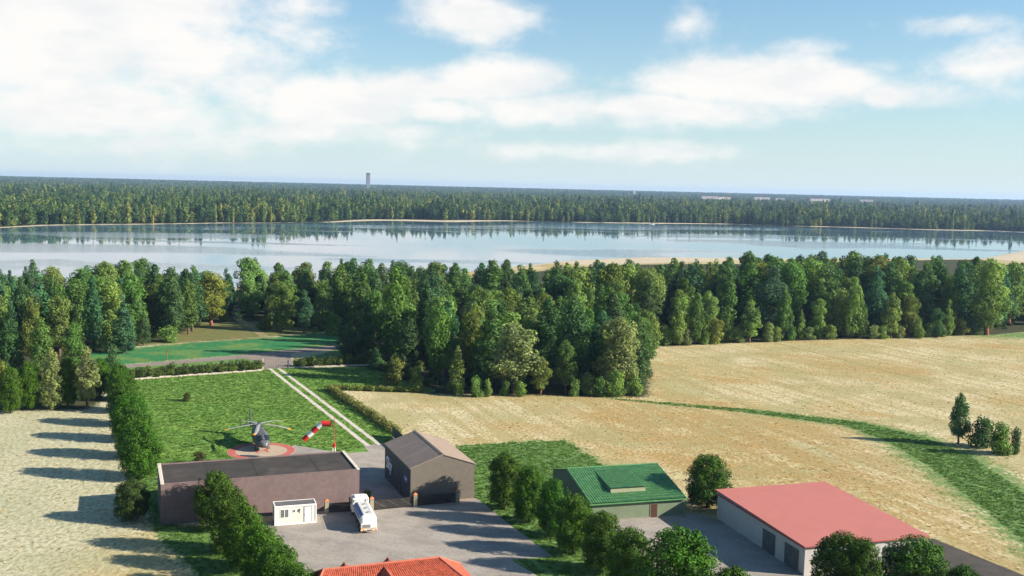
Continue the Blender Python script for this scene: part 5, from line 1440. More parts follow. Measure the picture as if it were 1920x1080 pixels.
def tile_roof(x0, x1, y0, y1, zf, cols, rows, amp, step):
    """overlapping rows of rounded tiles on a plane z = zf(y)"""
    k = 5
    b = MB(); V = []; F = []
    xs = np.linspace(x0, x1, cols * k + 1)
    base = 0
    for r in range(rows):
        ya, yb = y0 + (y1 - y0) * r / rows, y0 + (y1 - y0) * (r + 1) / rows
        for y, lift in ((ya, step), (yb, 0.0)):
            for i, x in enumerate(xs):
                c = (i // k) % cols
                jit = .012 * math.sin(c * 12.9 + r * 78.2)
                V.append((x, y, zf(y) + amp * abs(math.sin(math.pi * i / k)) + lift + jit))
        n_ = len(xs)
        for i in range(n_ - 1):
            F.append((base + i, base + i + 1, base + n_ + i + 1, base + n_ + i))
        if r:
            for i in range(n_ - 1):
                F.append((base - n_ + i, base - n_ + i + 1, base + i + 1, base + i)[::-1])
        base += 2 * n_
    return b.add(V, F)


zf = lambda y: ez + sl * y
MB().slab([(0, 0, ez - .02), (w, 0, ez - .02), (w, run, rz_ - .02), (0, run, rz_ - .02)], .12).build('roof', M['greentile'], t)
rf = t.children[-1]
MB().slab([(0, run, rz_ - .02), (w, run, rz_ - .02), (w, run + back_run, 2.88), (0, run + back_run, 2.88)], .12).build('roof', M['greentile'], t)
tile_roof(0, w, -.02, run, zf, 38, 15, .105, .075).build('roof_tiles', M['greentile'], t, kind='stuff')
MB().tube((-.02, run, rz_ + .03), (w + .02, run, rz_ + .03), .13, n=8).build('ridge_cap', M['greentile'], t)
# raised bay in the roof
dx0, dx1, dy0, dz1, dy1 = 4.0, 9.3, 2.6, 3.74, 9.6
d_ = MB(); d_.box(dx0, dx1, dy0, dy0 + .1, zf(dy0) - .05, dz1); d_.build('skylight_front', M['cream'], t, label='cream upright strip of the raised roof bay')
s2 = (zf(dy1) - dz1 - .02) / (dy1 - dy0)
b = MB()
for xx in (dx0, dx1 - .08):
    b.add([(xx, dy0 + .1, zf(dy0 + .1) - .05), (xx + .08, dy0 + .1, zf(dy0 + .1) - .05), (xx + .08, dy1, zf(dy1) - .05), (xx, dy1, zf(dy1) - .05),
           (xx, dy0 + .1, dz1 - .03), (xx + .08, dy0 + .1, dz1 - .03), (xx + .08, dy1, zf(dy1)), (xx, dy1, zf(dy1))],
          [(3, 2, 1, 0), (4, 5, 6, 7), (0, 1, 5, 4), (1, 2, 6, 5), (2, 3, 7, 6), (3, 0, 4, 7)])
b.build('bay_cheek', M['greenwall'], t)
tile_roof(dx0 - .06, dx1 + .06, dy0 - .10, dy1, lambda y: dz1 + s2 * (y - dy0) + .03, 14, 10, .105, .07).build('bay_roof', M['greentile'], t, kind='stuff')
dr = MB().bbox(9.25, 10.2, fy - .07, fy - .005, .02, 1.95, .02).build('door', M['door_brown'], t)
MB().box(9.35, 9.42, fy - .10, fy - .07, .95, 1.05).build('handle', M['darkmetal'], dr)
fr = MB(); fr.box(9.13, 9.24, fy - .06, fy - .004, 0, 2.06); fr.box(10.21, 10.32, fy - .06, fy - .004, 0, 2.06); fr.box(9.24, 10.21, fy - .06, fy - .004, 1.96, 2.06)
fr.build('frame', M['greenwall'], dr)
MB().box(.25, w - .25, fy - .04, fy - .002, 0, .18).build('plinth', M['postw'], t)
MB().tube((0, -.08, ez - .1), (w, -.08, ez - .1), .07, n=6).build('gutter', M['greentile'], t)

# red roofed barn
A3 = R(16.3)
t = thing('barn', 'large white-walled barn with a broad plain red roof and grey double doors', 'barn', (36.15, 122.1, 0), A3)
w, d, h0, h1 = 17.2, 22.6, 3.62, 3.98
b = MB()
b.add([(0, 0, 0), (w, 0, 0), (w, d, 0), (0, d, 0), (0, 0, h0), (w, 0, h0 + .1), (w, d, h1 + .1), (0, d, h1)],
      [(0, 1, 5, 4), (1, 2, 6, 5), (2, 3, 7, 6), (3, 0, 4, 7), (4, 5, 6, 7)])
b.build('wall', M['barnwall'], t)
ov = .28
MB().slab([(-ov, -ov, h0 + .14), (w + ov, -ov, h0 + .25), (w + ov, d + ov, h1 + .25), (-ov, d + ov, h1 + .14)], .13).build('roof', M['barnred'], t)
b = MB(); b.box(-ov - .05, -ov - .004, -ov, d + ov, h0 - .12, h0 + .10); b.build('gutter', M['barnedge'], t)
MB().box(-ov, w + ov, -ov - .05, -ov - .004, h0 - .02, h0 + .12).build('fascia', M['barnedge'], t)
for (y0, y1) in ((1.3, 4.5), (6.8, 9.9)):
    ym = (y0 + y1) / 2
    for (ya, yb, hy) in ((y0, ym - .02, ym - .3), (ym + .02, y1, ym + .2)):
        dr = MB().bbox(-.07, -.004, ya, yb, .04, 2.75, .02).build('door', M['doorgrey'], t)
        MB().box(-.11, -.071, hy, hy + .08, 1.0, 1.3).build('handle', M['rim'], dr)
        b = MB()
        for z in (.12, 1.35, 2.55): b.box(-.085, -.0705, ya + .1, yb - .1, z, z + .1)
        b.build('rail', M['doorgrey'], dr)
MB().box(-.05, -.003, .02, 1.25, 0, .22).build('plinth', M['postw'], t)
b = MB()
b.box(6.0, 8.4, -.06, -.003, 1.2, 2.5); gw = b.build('window', M['whitetrim'], t)
MB().box(6.12, 8.28, -.07, -.061, 1.3, 2.4).build('pane', M['glass'], gw)
b = MB(); b.box(11, 14.2, -.07, -.003, .04, 2.75); b.build('door', M['doorgrey'], t)

# terracotta roofed house at the bottom edge
t = thing('house', 'house with terracotta tiled hipped roof and small cross gables at the bottom edge', 'house', (-18.9, 104.6, 0), R(20.8))
L_, hw, zr, ze = 12.5, 5.4, 6.0, 2.9
ext = 3.2
MB().box(-ext + .5, L_ + 3.2, -hw + .5, hw - .5, 0, ze + .1).build('wall', M['plaster'], t)
N_ = lambda q, i, j: None


def tiled_quad(name, quad, nu, nv, mm, parent, amp=.05, step=.04, kind='stuff'):
    """rows of rounded tiles over a four-cornered roof slope: quad = eave left, eave right, top right, top left"""
    q = [Vector(p) for p in quad]
    nrm = (q[1] - q[0]).cross(q[3] - q[0]).normalized()
    k = 4; V = []; F = []; base = 0; n_ = nu * k + 1
    for r in range(nv):
        for (vv, lift) in ((r / nv, step), ((r + 1) / nv, 0)):
            a = q[0].lerp(q[3], vv); c = q[1].lerp(q[2], vv)
            for i in range(n_):
                jj = .010 * math.sin((i // k) * 3.7 + r * 5.1)
                V.append(tuple(a.lerp(c, i / (n_ - 1)) + nrm * (amp * abs(math.sin(math.pi * i / k)) + lift + jj)))
        for i in range(n_ - 1): F.append((base + i, base + i + 1, base + n_ + i + 1, base + n_ + i))
        if r:
            for i in range(n_ - 1): F.append((base + i, base + i + 1, base - n_ + i + 1, base - n_ + i))
        base += 2 * n_
    return MB().add(V, F).build(name, mm, parent, kind=kind)


a, b_, c_, d4 = (-ext, -hw, ze), (L_ + ext + 1.0, -hw, ze), (L_ + ext + 1.0, hw, ze), (-ext, hw, ze)
rl, rr_ = (0, 0, zr), (L_, 0, zr)
tiled_quad('roof_tiles', [a, b_, rr_, rl], 60, 16, M['terra'], t)
tiled_quad('roof_tiles', [c_, d4, rl, rr_], 60, 16, M['terra'], t)
tiled_quad('roof_tiles', [b_, c_, (L_, .05, zr), (L_, -.05, zr)], 34, 14, M['terra'], t)
tiled_quad('roof_tiles', [d4, a, (0, -.05, zr), (0, .05, zr)], 34, 14, M['terra'], t)
for p, q in ((rl, rr_), (a, rl), (d4, rl), (b_, rr_), (c_, rr_)):
    vp = (Vector(q) - Vector(p)).normalized()
    MB().tube(Vector(p) + Vector((0, 0, .06)), Vector(q) + Vector((0, 0, .06)), .13, n=8).build('ridge_tiles', M['ridge'], t)
for (x, sgn, y1, zp, hwid) in ((2.4, 1, 1.1, zr + .12, .9), (7.1, 1, 1.1, zr + .14, .9), (6.4, -1, -3.6, zr - .25, 2.3)):
    ys = .3 * sgn
    zb = zp - hwid * .95
    g1 = [(x, ys, zp), (x, y1, zp), (x + hwid, y1, zb), (x + hwid, ys, zb)]
    g2 = [(x, y1, zp), (x, ys, zp), (x - hwid, ys, zb), (x - hwid, y1, zb)]
    if sgn < 0: g1 = g1[::-1]; g2 = g2[::-1]
    dm = MB().slab(g1[::-1] if False else g1, .08).slab(g2, .08).build('gable_roof', M['terra'], t)
    MB().tube((x, ys, zp + .03), (x, y1, zp + .03), .11, n=8).build('ridge_tiles', M['ridge'], dm)
    yy = y1 - .15 * sgn
    MB().add([(x - hwid * .9, yy, zb + .1), (x + hwid * .9, yy, zb + .1), (x, yy, zp - .1), (x - hwid * .9, ys, zb + .1), (x + hwid * .9, ys, zb + .1), (x, ys, zp - .1)],
             [(0, 1, 2), (5, 4, 3), (0, 3, 4, 1), (1, 4, 5, 2), (2, 5, 3, 0)]).build('gable_face', M['gablewood'], dm)

# ---------------------------------------------------------------- fuel tanker
t = thing('tanker_truck', 'white fuel tanker truck with blue stripes parked in the grey yard', 'truck', (-18.15, 133.75, 0), R(16.9))
MB().box(-.45, .45, .15, 9.0, .55, .78).build('chassis', M['darkmetal'], t)
rings = []
for (y, s) in ((.42, .62), (.50, .86), (.66, .97), (.9, 1.0), (6.7, 1.0), (6.9, .96), (7.02, .82)):
    ring = []
    for i in range(24):
        a_ = 2 * math.pi * i / 24
        cx, cz = math.cos(a_), math.sin(a_)
        px = math.copysign(abs(cx) ** .62, cx) * 1.12 * s; pz = math.copysign(abs(cz) ** .62, cz) * .70 * s
        ring.append((px, y, 1.58 + pz))
    rings.append(ring[::-1])
MB().loft(rings).build('tank', M['whitetrim'], t, smooth=True)
MB().bbox(-.62, .80, .95, 6.75, 2.285, 2.33, .02).build('walkway', M['white'], t)
for (xa, za, xb, zb) in ((-.98, 2.13, -.86, 2.235), (-.83, 2.25, -.66, 2.30)):
    b = MB(); b.slab([(xa - .05, .95, za - .06), (xb, .95, zb + .01), (xb, 6.7, zb + .01), (xa - .05, 6.7, za - .06)][::1], .02)
    b.build('stripe', M['blue'], t, label='blue stripe along the tank')
b = MB(); b.slab([(-1.135, .95, 1.75), (-1.135, .95, 1.98), (-1.135, 6.7, 1.98), (-1.135, 6.7, 1.75)][::-1], .02); b.build('stripe', M['blue'], t, label='blue stripe along the tank')
for y in (1.8, 3.6, 5.4):
    MB().tube((.1, y, 2.33), (.1, y, 2.40), .22, n=12).build('hatch', M['rim'], t)
b = MB()
for x in (-.60, .80):
    for y in (1.0, 3.8, 6.7): b.tube((x, y, 2.33), (x, y, 2.52), .014, n=5)
    b.tube((x, 1.0, 2.52), (x, 6.7, 2.52), .014, n=5)
b.build('handrail', M['rim'], t)
cb = MB().bbox(-1.13, 1.13, 7.45, 9.45, .62, 2.58, .10).build('cab', M['whitetrim'], t)
MB().box(-1.0, 1.0, 9.452, 9.47, 1.5, 2.35).build('windscreen', M['glass'], cb)
for s in (-1, 1):
    MB().box(1.132 * s if s > 0 else -1.145, 1.145 if s > 0 else -1.132, 8.3, 9.2, 1.5, 2.25).build('side_window', M['glass'], cb)
    MB().bbox(1.28 * s - .09, 1.28 * s + .09, 9.3, 9.42, 1.55, 2.25).build('mirror', M['darkmetal'], cb)
    MB().tube((1.12 * s, 9.36, 2.15), (1.30 * s, 9.36, 2.15), .02, n=5).build('mirror_arm', M['darkmetal'], cb)
    MB().tube((.82 * s, 7.43, 2.28), (.82 * s, 7.36, 2.28), .19, n=14).build('rear_porthole', M['darkmetal'], cb)
    MB().tube((.82 * s, 7.37, 2.28), (.82 * s, 7.33, 2.28), .12, n=12).build('horn', M['whitetrim'], cb)
MB().bbox(-.8, .8, 7.6, 9.0, 2.582, 2.75, .06).build('wind_deflector', M['whitetrim'], cb)
MB().tube((-.02, 7.7, 2.75), (-.02, 7.7, 2.92), .08, n=10).build('beacon', M['tip'], cb)
cabn = MB().bbox(-1.08, 1.08, .06, .46, .66, 1.32, .05).build('rear_cabinet', M['white'], t)
MB().box(-.85, .15, .035, .058, .78, 1.22).build('door', M['rim'], cabn)
MB().box(.28, .92, .035, .058, .78, 1.22).build('door', M['whitetrim'], cabn)
b = MB(); b.box(-1.12, 1.12, -.08, .05, .42, .60); bm_ = b.build('bumper', M['whitetrim'], t)
for k in range(8):
    x = -1.08 + k * .27
    MB().box(x, x + .2, -.095, -.082, .44, .58).build('reflector_stripe', M['yellow'] if k % 2 == 0 else M['lampred'], bm_)
for s in (-1, 1):
    MB().box(.78 * s - .22, .78 * s + .22, .0, .052, .63, .78).build('tail_lamp', M['tip'], t)
MB().box(-.26, .26, -.11, -.096, .43, .56).build('number_plate', M['darkmetal'], t)
for y in (1.35, 2.65, 8.35):
    for s in (-1, 1):
        wh = MB().tube((s * .78, y, .5), (s * 1.12, y, .5), .5, n=20).build('tyre', M['tyre'], t)
        MB().tube((s * 1.122, y, .5), (s * 1.135, y, .5), .27, .23, n=14).build('rim', M['rim'], wh)
for s in (-1, 1):
    b = MB()
    for k in range(8):
        a0_, a1_ = math.pi * k / 8, math.pi * (k + 1) / 8
        for yc in (1.35, 2.65):
            b.slab([(s * 1.14, yc + .62 * math.cos(a0_), .5 + .62 * math.sin(a0_)), (s * .74, yc + .62 * math.cos(a0_), .5 + .62 * math.sin(a0_)),
                    (s * .74, yc + .62 * math.cos(a1_), .5 + .62 * math.sin(a1_)), (s * 1.14, yc + .62 * math.cos(a1_), .5 + .62 * math.sin(a1_))], .02)
    b.build('mudguard', M['darkmetal'], t)
    MB().bbox(s * .92 - .2, s * .92 + .2, 3.6, 6.9, .45, .88).build('side_locker', M['slate'], t)

# ---------------------------------------------------------------- helicopter
t = thing('helicopter', 'dark mottled helicopter with five drooping rotor blades parked on the round helipad', 'helicopter', (-43.5, 178.2, .05), R(-66))
t.scale = (1.08, 1.08, 1.08)
# local +x forward; hub at the origin
st = [  # x, half width, z low, z high
    (4.75, .18, 1.05, 1.30), (4.55, .55, .80, 1.55), (4.1, .85, .62, 1.85), (3.4, 1.08, .52, 2.20), (2.5, 1.18, .48, 2.55), (1.4, 1.20, .46, 2.78),
    (0.2, 1.20, .48, 2.95), (-1.0, 1.12, .62, 2.98), (-2.1, .85, .95, 2.80), (-3.1, .52, 1.35, 2.55), (-4.5, .34, 1.62, 2.38), (-6.3, .26, 1.80, 2.30), (-8.0, .20, 1.92, 2.28)]
rings = []
for (x, hw_, zl, zh) in st:
    ring = []
    for i in range(20):
        a_ = 2 * math.pi * i / 20
        cx, cz = math.cos(a_), math.sin(a_)
        py = math.copysign(abs(cx) ** .75, cx) * hw_; pz = (zl + zh) / 2 + math.copysign(abs(cz) ** .75, cz) * (zh - zl) / 2
        ring.append((x, py, pz))
    rings.append(ring)
fz = MB().loft(rings).build('fuselage', M['heli'], t, smooth=True)
# cockpit glazing: panes that follow the hull
def hull(x, a_, off=.015):
    for k in range(len(st) - 1):
        if st[k][0] >= x >= st[k + 1][0]:
            f = (st[k][0] - x) / (st[k][0] - st[k + 1][0])
            hw_, zl, zh = (st[k][j] + f * (st[k + 1][j] - st[k][j]) for j in (1, 2, 3))
            cx, cz = math.cos(a_), math.sin(a_)
            return (x + off * .6, math.copysign(abs(cx) ** .75, cx) * (hw_ + off), (zl + zh) / 2 + math.copysign(abs(cz) ** .75, cz) * ((zh - zl) / 2 + off))
for (x0, x1, a0_, a1_, nm) in ((4.05, 2.75, 28, 84, 'windscreen'), (4.05, 2.75, 96, 152, 'windscreen'), (2.6, 1.5, 5, 38, 'side_window'), (2.6, 1.5, 142, 175, 'side_window'),
                               (1.3, .1, 5, 36, 'side_window'), (1.3, .1, 144, 175, 'side_window'), (4.5, 4.0, -50, -8, 'chin_window'), (4.5, 4.0, 188, 230, 'chin_window')):
    b = MB(); V = []; F = []
    for i in range(5):
        for j in range(5):
            V.append(hull(x0 + (x1 - x0) * i / 4, R(a0_ + (a1_ - a0_) * j / 4)))
    for i in range(4):
        for j in range(4): F.append((i * 5 + j, i * 5 + j + 1, i * 5 + j + 6, i * 5 + j + 5))
    b.add(V, F).build(nm, M['glass'], fz, smooth=True)
b = MB(); b.loft([[(x, y * s, z) for (y, z) in ((-.62, 2.75), (.62, 2.75), (.5, 3.25), (-.5, 3.25))] for x, s in ((1.5, .55), (.9, 1), (-1.6, 1), (-2.6, .5))])
b.build('engine_cowling', M['heli'], t)
for s in (-1, 1):
    MB().tube((-1.9, s * .42, 3.0), (-2.7, s * .55, 3.05), .2, .17, n=10).build('exhaust', M['helidark'], t)
MB().tube((0, 0, 3.2), (0, 0, 3.68), .13, .10, n=10).build('mast', M['helidark'], t)
MB().tube((0, 0, 3.55), (0, 0, 3.72), .36, .30, n=14).build('hub', M['helidark'], t)
heading = -66
for wa in (63, 137, -150, -82, -11):
    a_ = R(wa - heading)
    ca, sa = math.cos(a_), math.sin(a_)
    V = []; F = []
    ns = 10
    for i in range(ns + 1):
        f = i / ns; r0_ = .3 + f * 5.2
        zz = 3.66 - .55 * f ** 1.8
        ch = .27 if f > .12 else .12
        sweep = -.25 * max(0, f - .8) / .2
        for (yy, th) in ((ch, 0), (0, .035), (-ch, 0), (0, -.035)):
            y2 = yy + sweep
            V.append((r0_ * ca - y2 * sa, r0_ * sa + y2 * ca, zz + th))
    for i in range(ns):
        for j in range(4): F.append((i * 4 + j, i * 4 + (j + 1) % 4, i * 4 + 4 + (j + 1) % 4, i * 4 + 4 + j))
    F.append((3, 2, 1, 0)); F.append(tuple(ns * 4 + j for j in range(4)))
    bl = MB(); bl.add(V, F)
    bl.mi = [1 if k // 4 >= ns - 1 else 0 for k in range(len(F))]
    bl.build('rotor_blade', [M['blade'], M['tip']], t)
b = MB(); b.loft([[(-7.1, -.10, 2.1), (-7.1, .10, 2.1), (-8.6, .08, 2.1), (-8.6, -.08, 2.1)], [(-8.2, -.05, 4.25), (-8.2, .05, 4.25), (-9.0, .04, 4.25), (-9.0, -.04, 4.25)]])
b.loft([[(-7.4, -.06, 1.95), (-7.4, .06, 1.95), (-8.3, .05, 1.95), (-8.3, -.05, 1.95)], [(-7.9, -.04, 1.2), (-7.9, .04, 1.2), (-8.4, .03, 1.2), (-8.4, -.03, 1.2)]])
b.build('tail_fin', M['heli'], t)
b = MB(); b.box(-7.2, -6.55, -1.45, 1.45, 2.05, 2.12); b.build('stabiliser', M['helidark'], t)
tr_ = MB()
for k in range(4):
    a_ = k * math.pi / 2 + .4
    tr_.tube((-8.45, .14, 3.0), (-8.45 + math.cos(a_) * .85, .16, 3.0 + math.sin(a_) * .85), .06, .03, 5)
tr_.tube((-8.45, .05, 3.0), (-8.45, .22, 3.0), .13, n=8)
tr_.build('tail_rotor', M['helidark'], t)
for s in (-1, 1):
    b = MB()
    b.tube((2.6, s * 1.12, .12), (-1.9, s * 1.12, .12), .06, n=7); b.tube((2.6, s * 1.12, .12), (3.0, s * 1.12, .32), .06, .04, n=7)
    for x in (1.7, -1.0): b.tube((x, s * .7, .62), (x, s * 1.12, .12), .05, n=6)
    b.build('skid', M['helidark'], t)

# ---------------------------------------------------------------- windsock
t = thing('windsock', 'red and white striped windsock on a tall red pole behind the pink warehouse', 'windsock', (-28.9, 169.2, 0), 0)
b = MB(); b.tube((0, 0, 2.9), (0, 0, 7.65), .07, .05, n=8); b.build('pole', M['polered'], t)
b = MB()
for (x, y) in ((-.3, -.3), (.3, -.3), (.3, .3), (-.3, .3)): b.tube((x, y, 0), (x * .45, y * .45, 3.1), .035, n=5)
for k in range(6):
    s0 = .3 - .165 * k / 6; s1 = .3 - .165 * (k + 1) / 6; z0, z1 = 3.1 * k / 6, 3.1 * (k + 1) / 6
    b.tube((-s0, -s0, z0), (s1, -s1, z1), .02, n=4); b.tube((s0, s0, z0), (-s1, s1, z1), .02, n=4); b.tube((s0, -s0, z0), (s1, s1, z1), .02, n=4); b.tube((-s0, s0, z0), (-s1, -s1, z1), .02, n=4)
b.build('lattice_base', M['sockwhite'], t)
MB().bbox(-.2, .2, -.2, .2, 2.35, 3.1).build('red_collar', M['sockred'], t)
b = MB(); b.tube((0, 0, 6.9), (-.62, 0, 6.72), .02, n=5); b.tube((0, 0, 5.9), (-.62, 0, 5.98), .02, n=5)
ring = [(-.62, .46 * math.cos(6.2832 * i / 16), 6.34 + .46 * math.sin(6.2832 * i / 16)) for i in range(17)]
for p, q in zip(ring[:-1], ring[1:]): b.tube(p, q, .025, n=4)
b.build('swivel_frame', M['darkmetal'], t)
path = [(-.62, 6.34, .48), (-2.0, 6.36, .47), (-2.75, 5.75, .46), (-3.55, 4.98, .45), (-4.3, 4.28, .44), (-5.05, 3.58, .42)]
for i in range(5):
    (xa, za, ra), (xb, zb, rb_) = path[i], path[i + 1]
    def rg(k, x, z, r):
        if k == 0: tx, tz = 1, 0
        elif k == len(path) - 1: tx, tz = path[k][0] - path[k - 1][0], path[k][1] - path[k - 1][1]
        else: tx, tz = path[k + 1][0] - path[k - 1][0], path[k + 1][1] - path[k - 1][1]
        if k == 0: tx, tz = -1, 0
        l = math.hypot(tx, tz); nx, nz = -tz / l, tx / l
        return [(x + nx * r * math.sin(6.2832 * j / 16), r * math.cos(6.2832 * j / 16), z + nz * r * math.sin(6.2832 * j / 16)) for j in range(16)]
    MB().loft([rg(i, xa, za, ra), rg(i + 1, xb, zb, rb_)], caps=False).build('sock_band', M['sockred'] if i % 2 == 0 else M['sockwhite'], t, smooth=True)

# ---------------------------------------------------------------- hedges, kerbs, gate and posts by the road
def hedge(p0, p1, wid, hgt, tint, label, n, size, seed, name='hedge', lumps=1.0):
    p0, p1 = Vector((*p0, 0)), Vector((*p1, 0)); dv = p1 - p0; ln = dv.length
    o = thing(name, label, 'hedge', p0, math.atan2(dv.y, dv.x), 'hedges round the lawn')
    rng = np.random.default_rng(seed)
    lob = []
    k = int(ln / (wid * .28))
    for i in range(k):
        x = ln * (i + rng.uniform(.2, .8)) / k
        for _ in range(3):
            r = wid * rng.uniform(.22, .36)
            hz_ = hgt * rng.uniform(.75, 1.0 + .12 * lumps)
            lob.append((x + rng.uniform(-.3, .3), rng.uniform(-.3, .3) * wid, max(r, rng.uniform(.2, 1) * hz_ - r), r, 1.0))
    me = leaves_mesh('foliage', rng, lob, n, size, .85, .25)
    c = link('foliage', me, o); c.color = (*tint, 1)
    b = MB()
    for i in range(max(3, int(ln / 2.2))):
        x = ln * (i + .5) / max(3, int(ln / 2.2))
        b.tube((x, 0, -.05), (x + random.uniform(-.2, .2), random.uniform(-.2, .2), hgt * .75), .05, .02, 5)
    b.build('stem', M['trunk'], o)
    return o


hedge((-88.2, 236.9), (-61.0, 252.3), 3.2, 3.1, (.060, .088, .022), 'dark clipped hedge along the road left of the lane gate', 15000, .30, 1)
hedge((-53.8, 257.4), (-36.6, 263.4), 3.0, 2.8, (.060, .085, .022), 'dark hedge right of the lane gate running to the wood', 10000, .30, 2)
hedge((-40.4, 229.4), (-20.6, 189.4), 2.2, 1.4, (.15, .155, .055), 'yellowish low hedge between the lawn and the dry field', 9000, .26, 3)
hedge((-39.6, 229.6), (-18.6, 228.8), 2.0, 1.0, (.125, .155, .045), 'low grassy hedge along the field top towards the wood', 6000, .24, 4)
hedge((-34.5, 260.5), (-19, 235.5), 3.0, 2.2, (.045, .066, .018), 'dark shrubby hedge under the trees at the lawn\'s far right side', 7000, .36, 5)


def low_wall(p0, p1, label, seed):
    p0, p1 = Vector((*p0, 0)), Vector((*p1, 0)); dv = p1 - p0; ln = dv.length
    o = thing('low_wall', label, 'low wall', p0, math.atan2(dv.y, dv.x), 'low pale walls before the hedges')
    rnd = random.Random(seed); x = 0
    meshes = [MB().bbox(0, L0 - .04, -.22, .22, -.05, h_, .05).mesh('block', M['kerb']) for L0, h_ in ((1.1, .30), (1.5, .36), (.8, .26), (1.3, .40))]
    lens = (1.1, 1.5, .8, 1.3)
    while x < ln:
        k = rnd.randrange(4)
        c = link('block', meshes[k], o); c.location = (x, rnd.uniform(-.05, .05), rnd.uniform(-.03, .03)); c.rotation_euler.z = rnd.uniform(-.03, .03)
        x += lens[k]


low_wall((-87.6, 235.0), (-60.6, 250.9), 'low pale stone wall at the foot of the hedge left of the gate', 1)
low_wall((-54.2, 255.4), (-36.2, 261.6), 'low pale stone wall at the foot of the hedge right of the gate', 2)

p0, p1 = Vector((-60.4, 253.4, 0)), Vector((-55.5, 255.7, 0)); dv = p1 - p0
t = thing('lane_gate', 'thin barred metal gate closing the lane at the road', 'gate', p0, math.atan2(dv.y, dv.x))
ln = dv.length
b = MB()
for z in (.25, 1.75): b.tube((.1, 0, z), (ln - .1, 0, z), .05, n=6)
b.build('frame', M['gatepale'], t)
bar = MB().tube((0, 0, .25), (0, 0, 1.75), .038, n=6).mesh('bar', M['gatepale'])
for k in range(9):
    c = link('bar', bar, t); c.location = (.15 + (ln - .3) * k / 8, 0, 0)
t = thing('wooden_post', 'pale braced post at the left side of the lane gate', 'post', (-60.9, 252.9, 0), R(25))
MB().bbox(-.14, .14, -.14, .14, 0, 2.7).build('shaft', M['kerb'], t); MB().tube((-1.1, 0, 0), (-.1, 0, 2.2), .06, n=6).build('brace', M['kerb'], t)
t = thing('bollard', 'dark upright post between the lane gate and the right hedge', 'post', (-54.9, 254.2, 0), 0)
MB().tube((0, 0, 0), (0, 0, 2.2), .2, .17, n=10).build('shaft', M['slate'], t); MB().tube((0, 0, 2.2), (0, 0, 2.32), .22, .12, n=10).build('cap', M['darkmetal'], t)
t = thing('marker_post', 'slim reddish brown roadside post on the verge above the left hedge', 'post', (-87.7, 262.6, 0), 0)
MB().tube((0, 0, 0), (0, 0, 2.9), .10, .07, n=8).build('shaft', M['redtrunk'], t); MB().box(-.28, .28, -.03, .03, 2.4, 2.55).build('cross_arm', M['redtrunk'], t)

# small shrubs
plant('s', -67.4, 213.9, 1.7, 2.4, (.05, .06, .02), 'small brownish bush alone in the middle of the lawn', idx=0)
plant('s', -50.2, 165.8, 2.0, 2.6, (.055, .060, .022), 'scrubby bush on the lawn just behind the pink warehouse', idx=1)
plant('s', -20.6, 148.6, 1.4, 1.9, (.085, .13, .02), 'bright little bush behind the yard gate beside the pink warehouse', idx=2)
plant('d', -50.6, 136.6, 5.6, 4.8, (.030, .052, .014), 'dark shrubby tree in the shade by the pink warehouse\'s left end', idx=3)  # leaf tint darkened to carry the shade it stands in

# ---------------------------------------------------------------- far side of the lake
def hidden_proto(name, me):
    return bpy.data.objects.new(name, me)        # never linked to the scene: only its mesh is scattered


def scatter(name, pts, scl, protos, label=None, tilt=0.0, seed=1):
    """one object that repeats a few meshes on a cloud of points (geometry nodes)"""
    me = bpy.data.meshes.new(name)
    pts = np.asarray(pts, np.float32)
    me.vertices.add(len(pts)); me.vertices.foreach_set('co', pts.ravel())
    at = me.attributes.new('scl', 'FLOAT_VECTOR', 'POINT'); at.data.foreach_set('vector', np.asarray(scl, np.float32).ravel())
    me.update()
    o = link(name, me, kind='stuff')
    ng = bpy.data.node_groups.new(name, 'GeometryNodeTree')
    ng.interface.new_socket('Geometry', in_out='INPUT', socket_type='NodeSocketGeometry')
    ng.interface.new_socket('Geometry', in_out='OUTPUT', socket_type='NodeSocketGeometry')
    N = ng.nodes
    gi, go = N.new('NodeGroupInput'), N.new('NodeGroupOutput')
    m2p = N.new('GeometryNodeMeshToPoints'); ng.links.new(gi.outputs[0], m2p.inputs[0])
    iop = N.new('GeometryNodeInstanceOnPoints'); ng.links.new(m2p.outputs[0], iop.inputs['Points'])
    g2i = N.new('GeometryNodeGeometryToInstance')
    for p in protos[::-1]:
        oi = N.new('GeometryNodeObjectInfo'); oi.inputs[0].default_value = p; oi.inputs['As Instance'].default_value = False
        ng.links.new(oi.outputs['Geometry'], g2i.inputs[0])
    ng.links.new(g2i.outputs[0], iop.inputs['Instance'])
    iop.inputs['Pick Instance'].default_value = True
    ri = N.new('FunctionNodeRandomValue'); ri.data_type = 'INT'
    ri.inputs[4].default_value = 0; ri.inputs[5].default_value = len(protos) - 1; ri.inputs['Seed'].default_value = seed
    ng.links.new(ri.outputs[2], iop.inputs['Instance Index'])
    rv = N.new('FunctionNodeRandomValue'); rv.data_type = 'FLOAT_VECTOR'
    rv.inputs[0].default_value = (-tilt, -tilt, 0); rv.inputs[1].default_value = (tilt, tilt, 6.2832); rv.inputs['Seed'].default_value = seed + 9
    ng.links.new(rv.outputs[0], iop.inputs['Rotation'])
    na = N.new('GeometryNodeInputNamedAttribute'); na.data_type = 'FLOAT_VECTOR'; na.inputs[0].default_value = 'scl'
    ng.links.new(na.outputs[0], iop.inputs['Scale'])
    ng.links.new(iop.outputs[0], go.inputs[0])
    md = o.modifiers.new('scatter', 'NODES'); md.node_group = ng
    if label: o['label'] = label
    return o


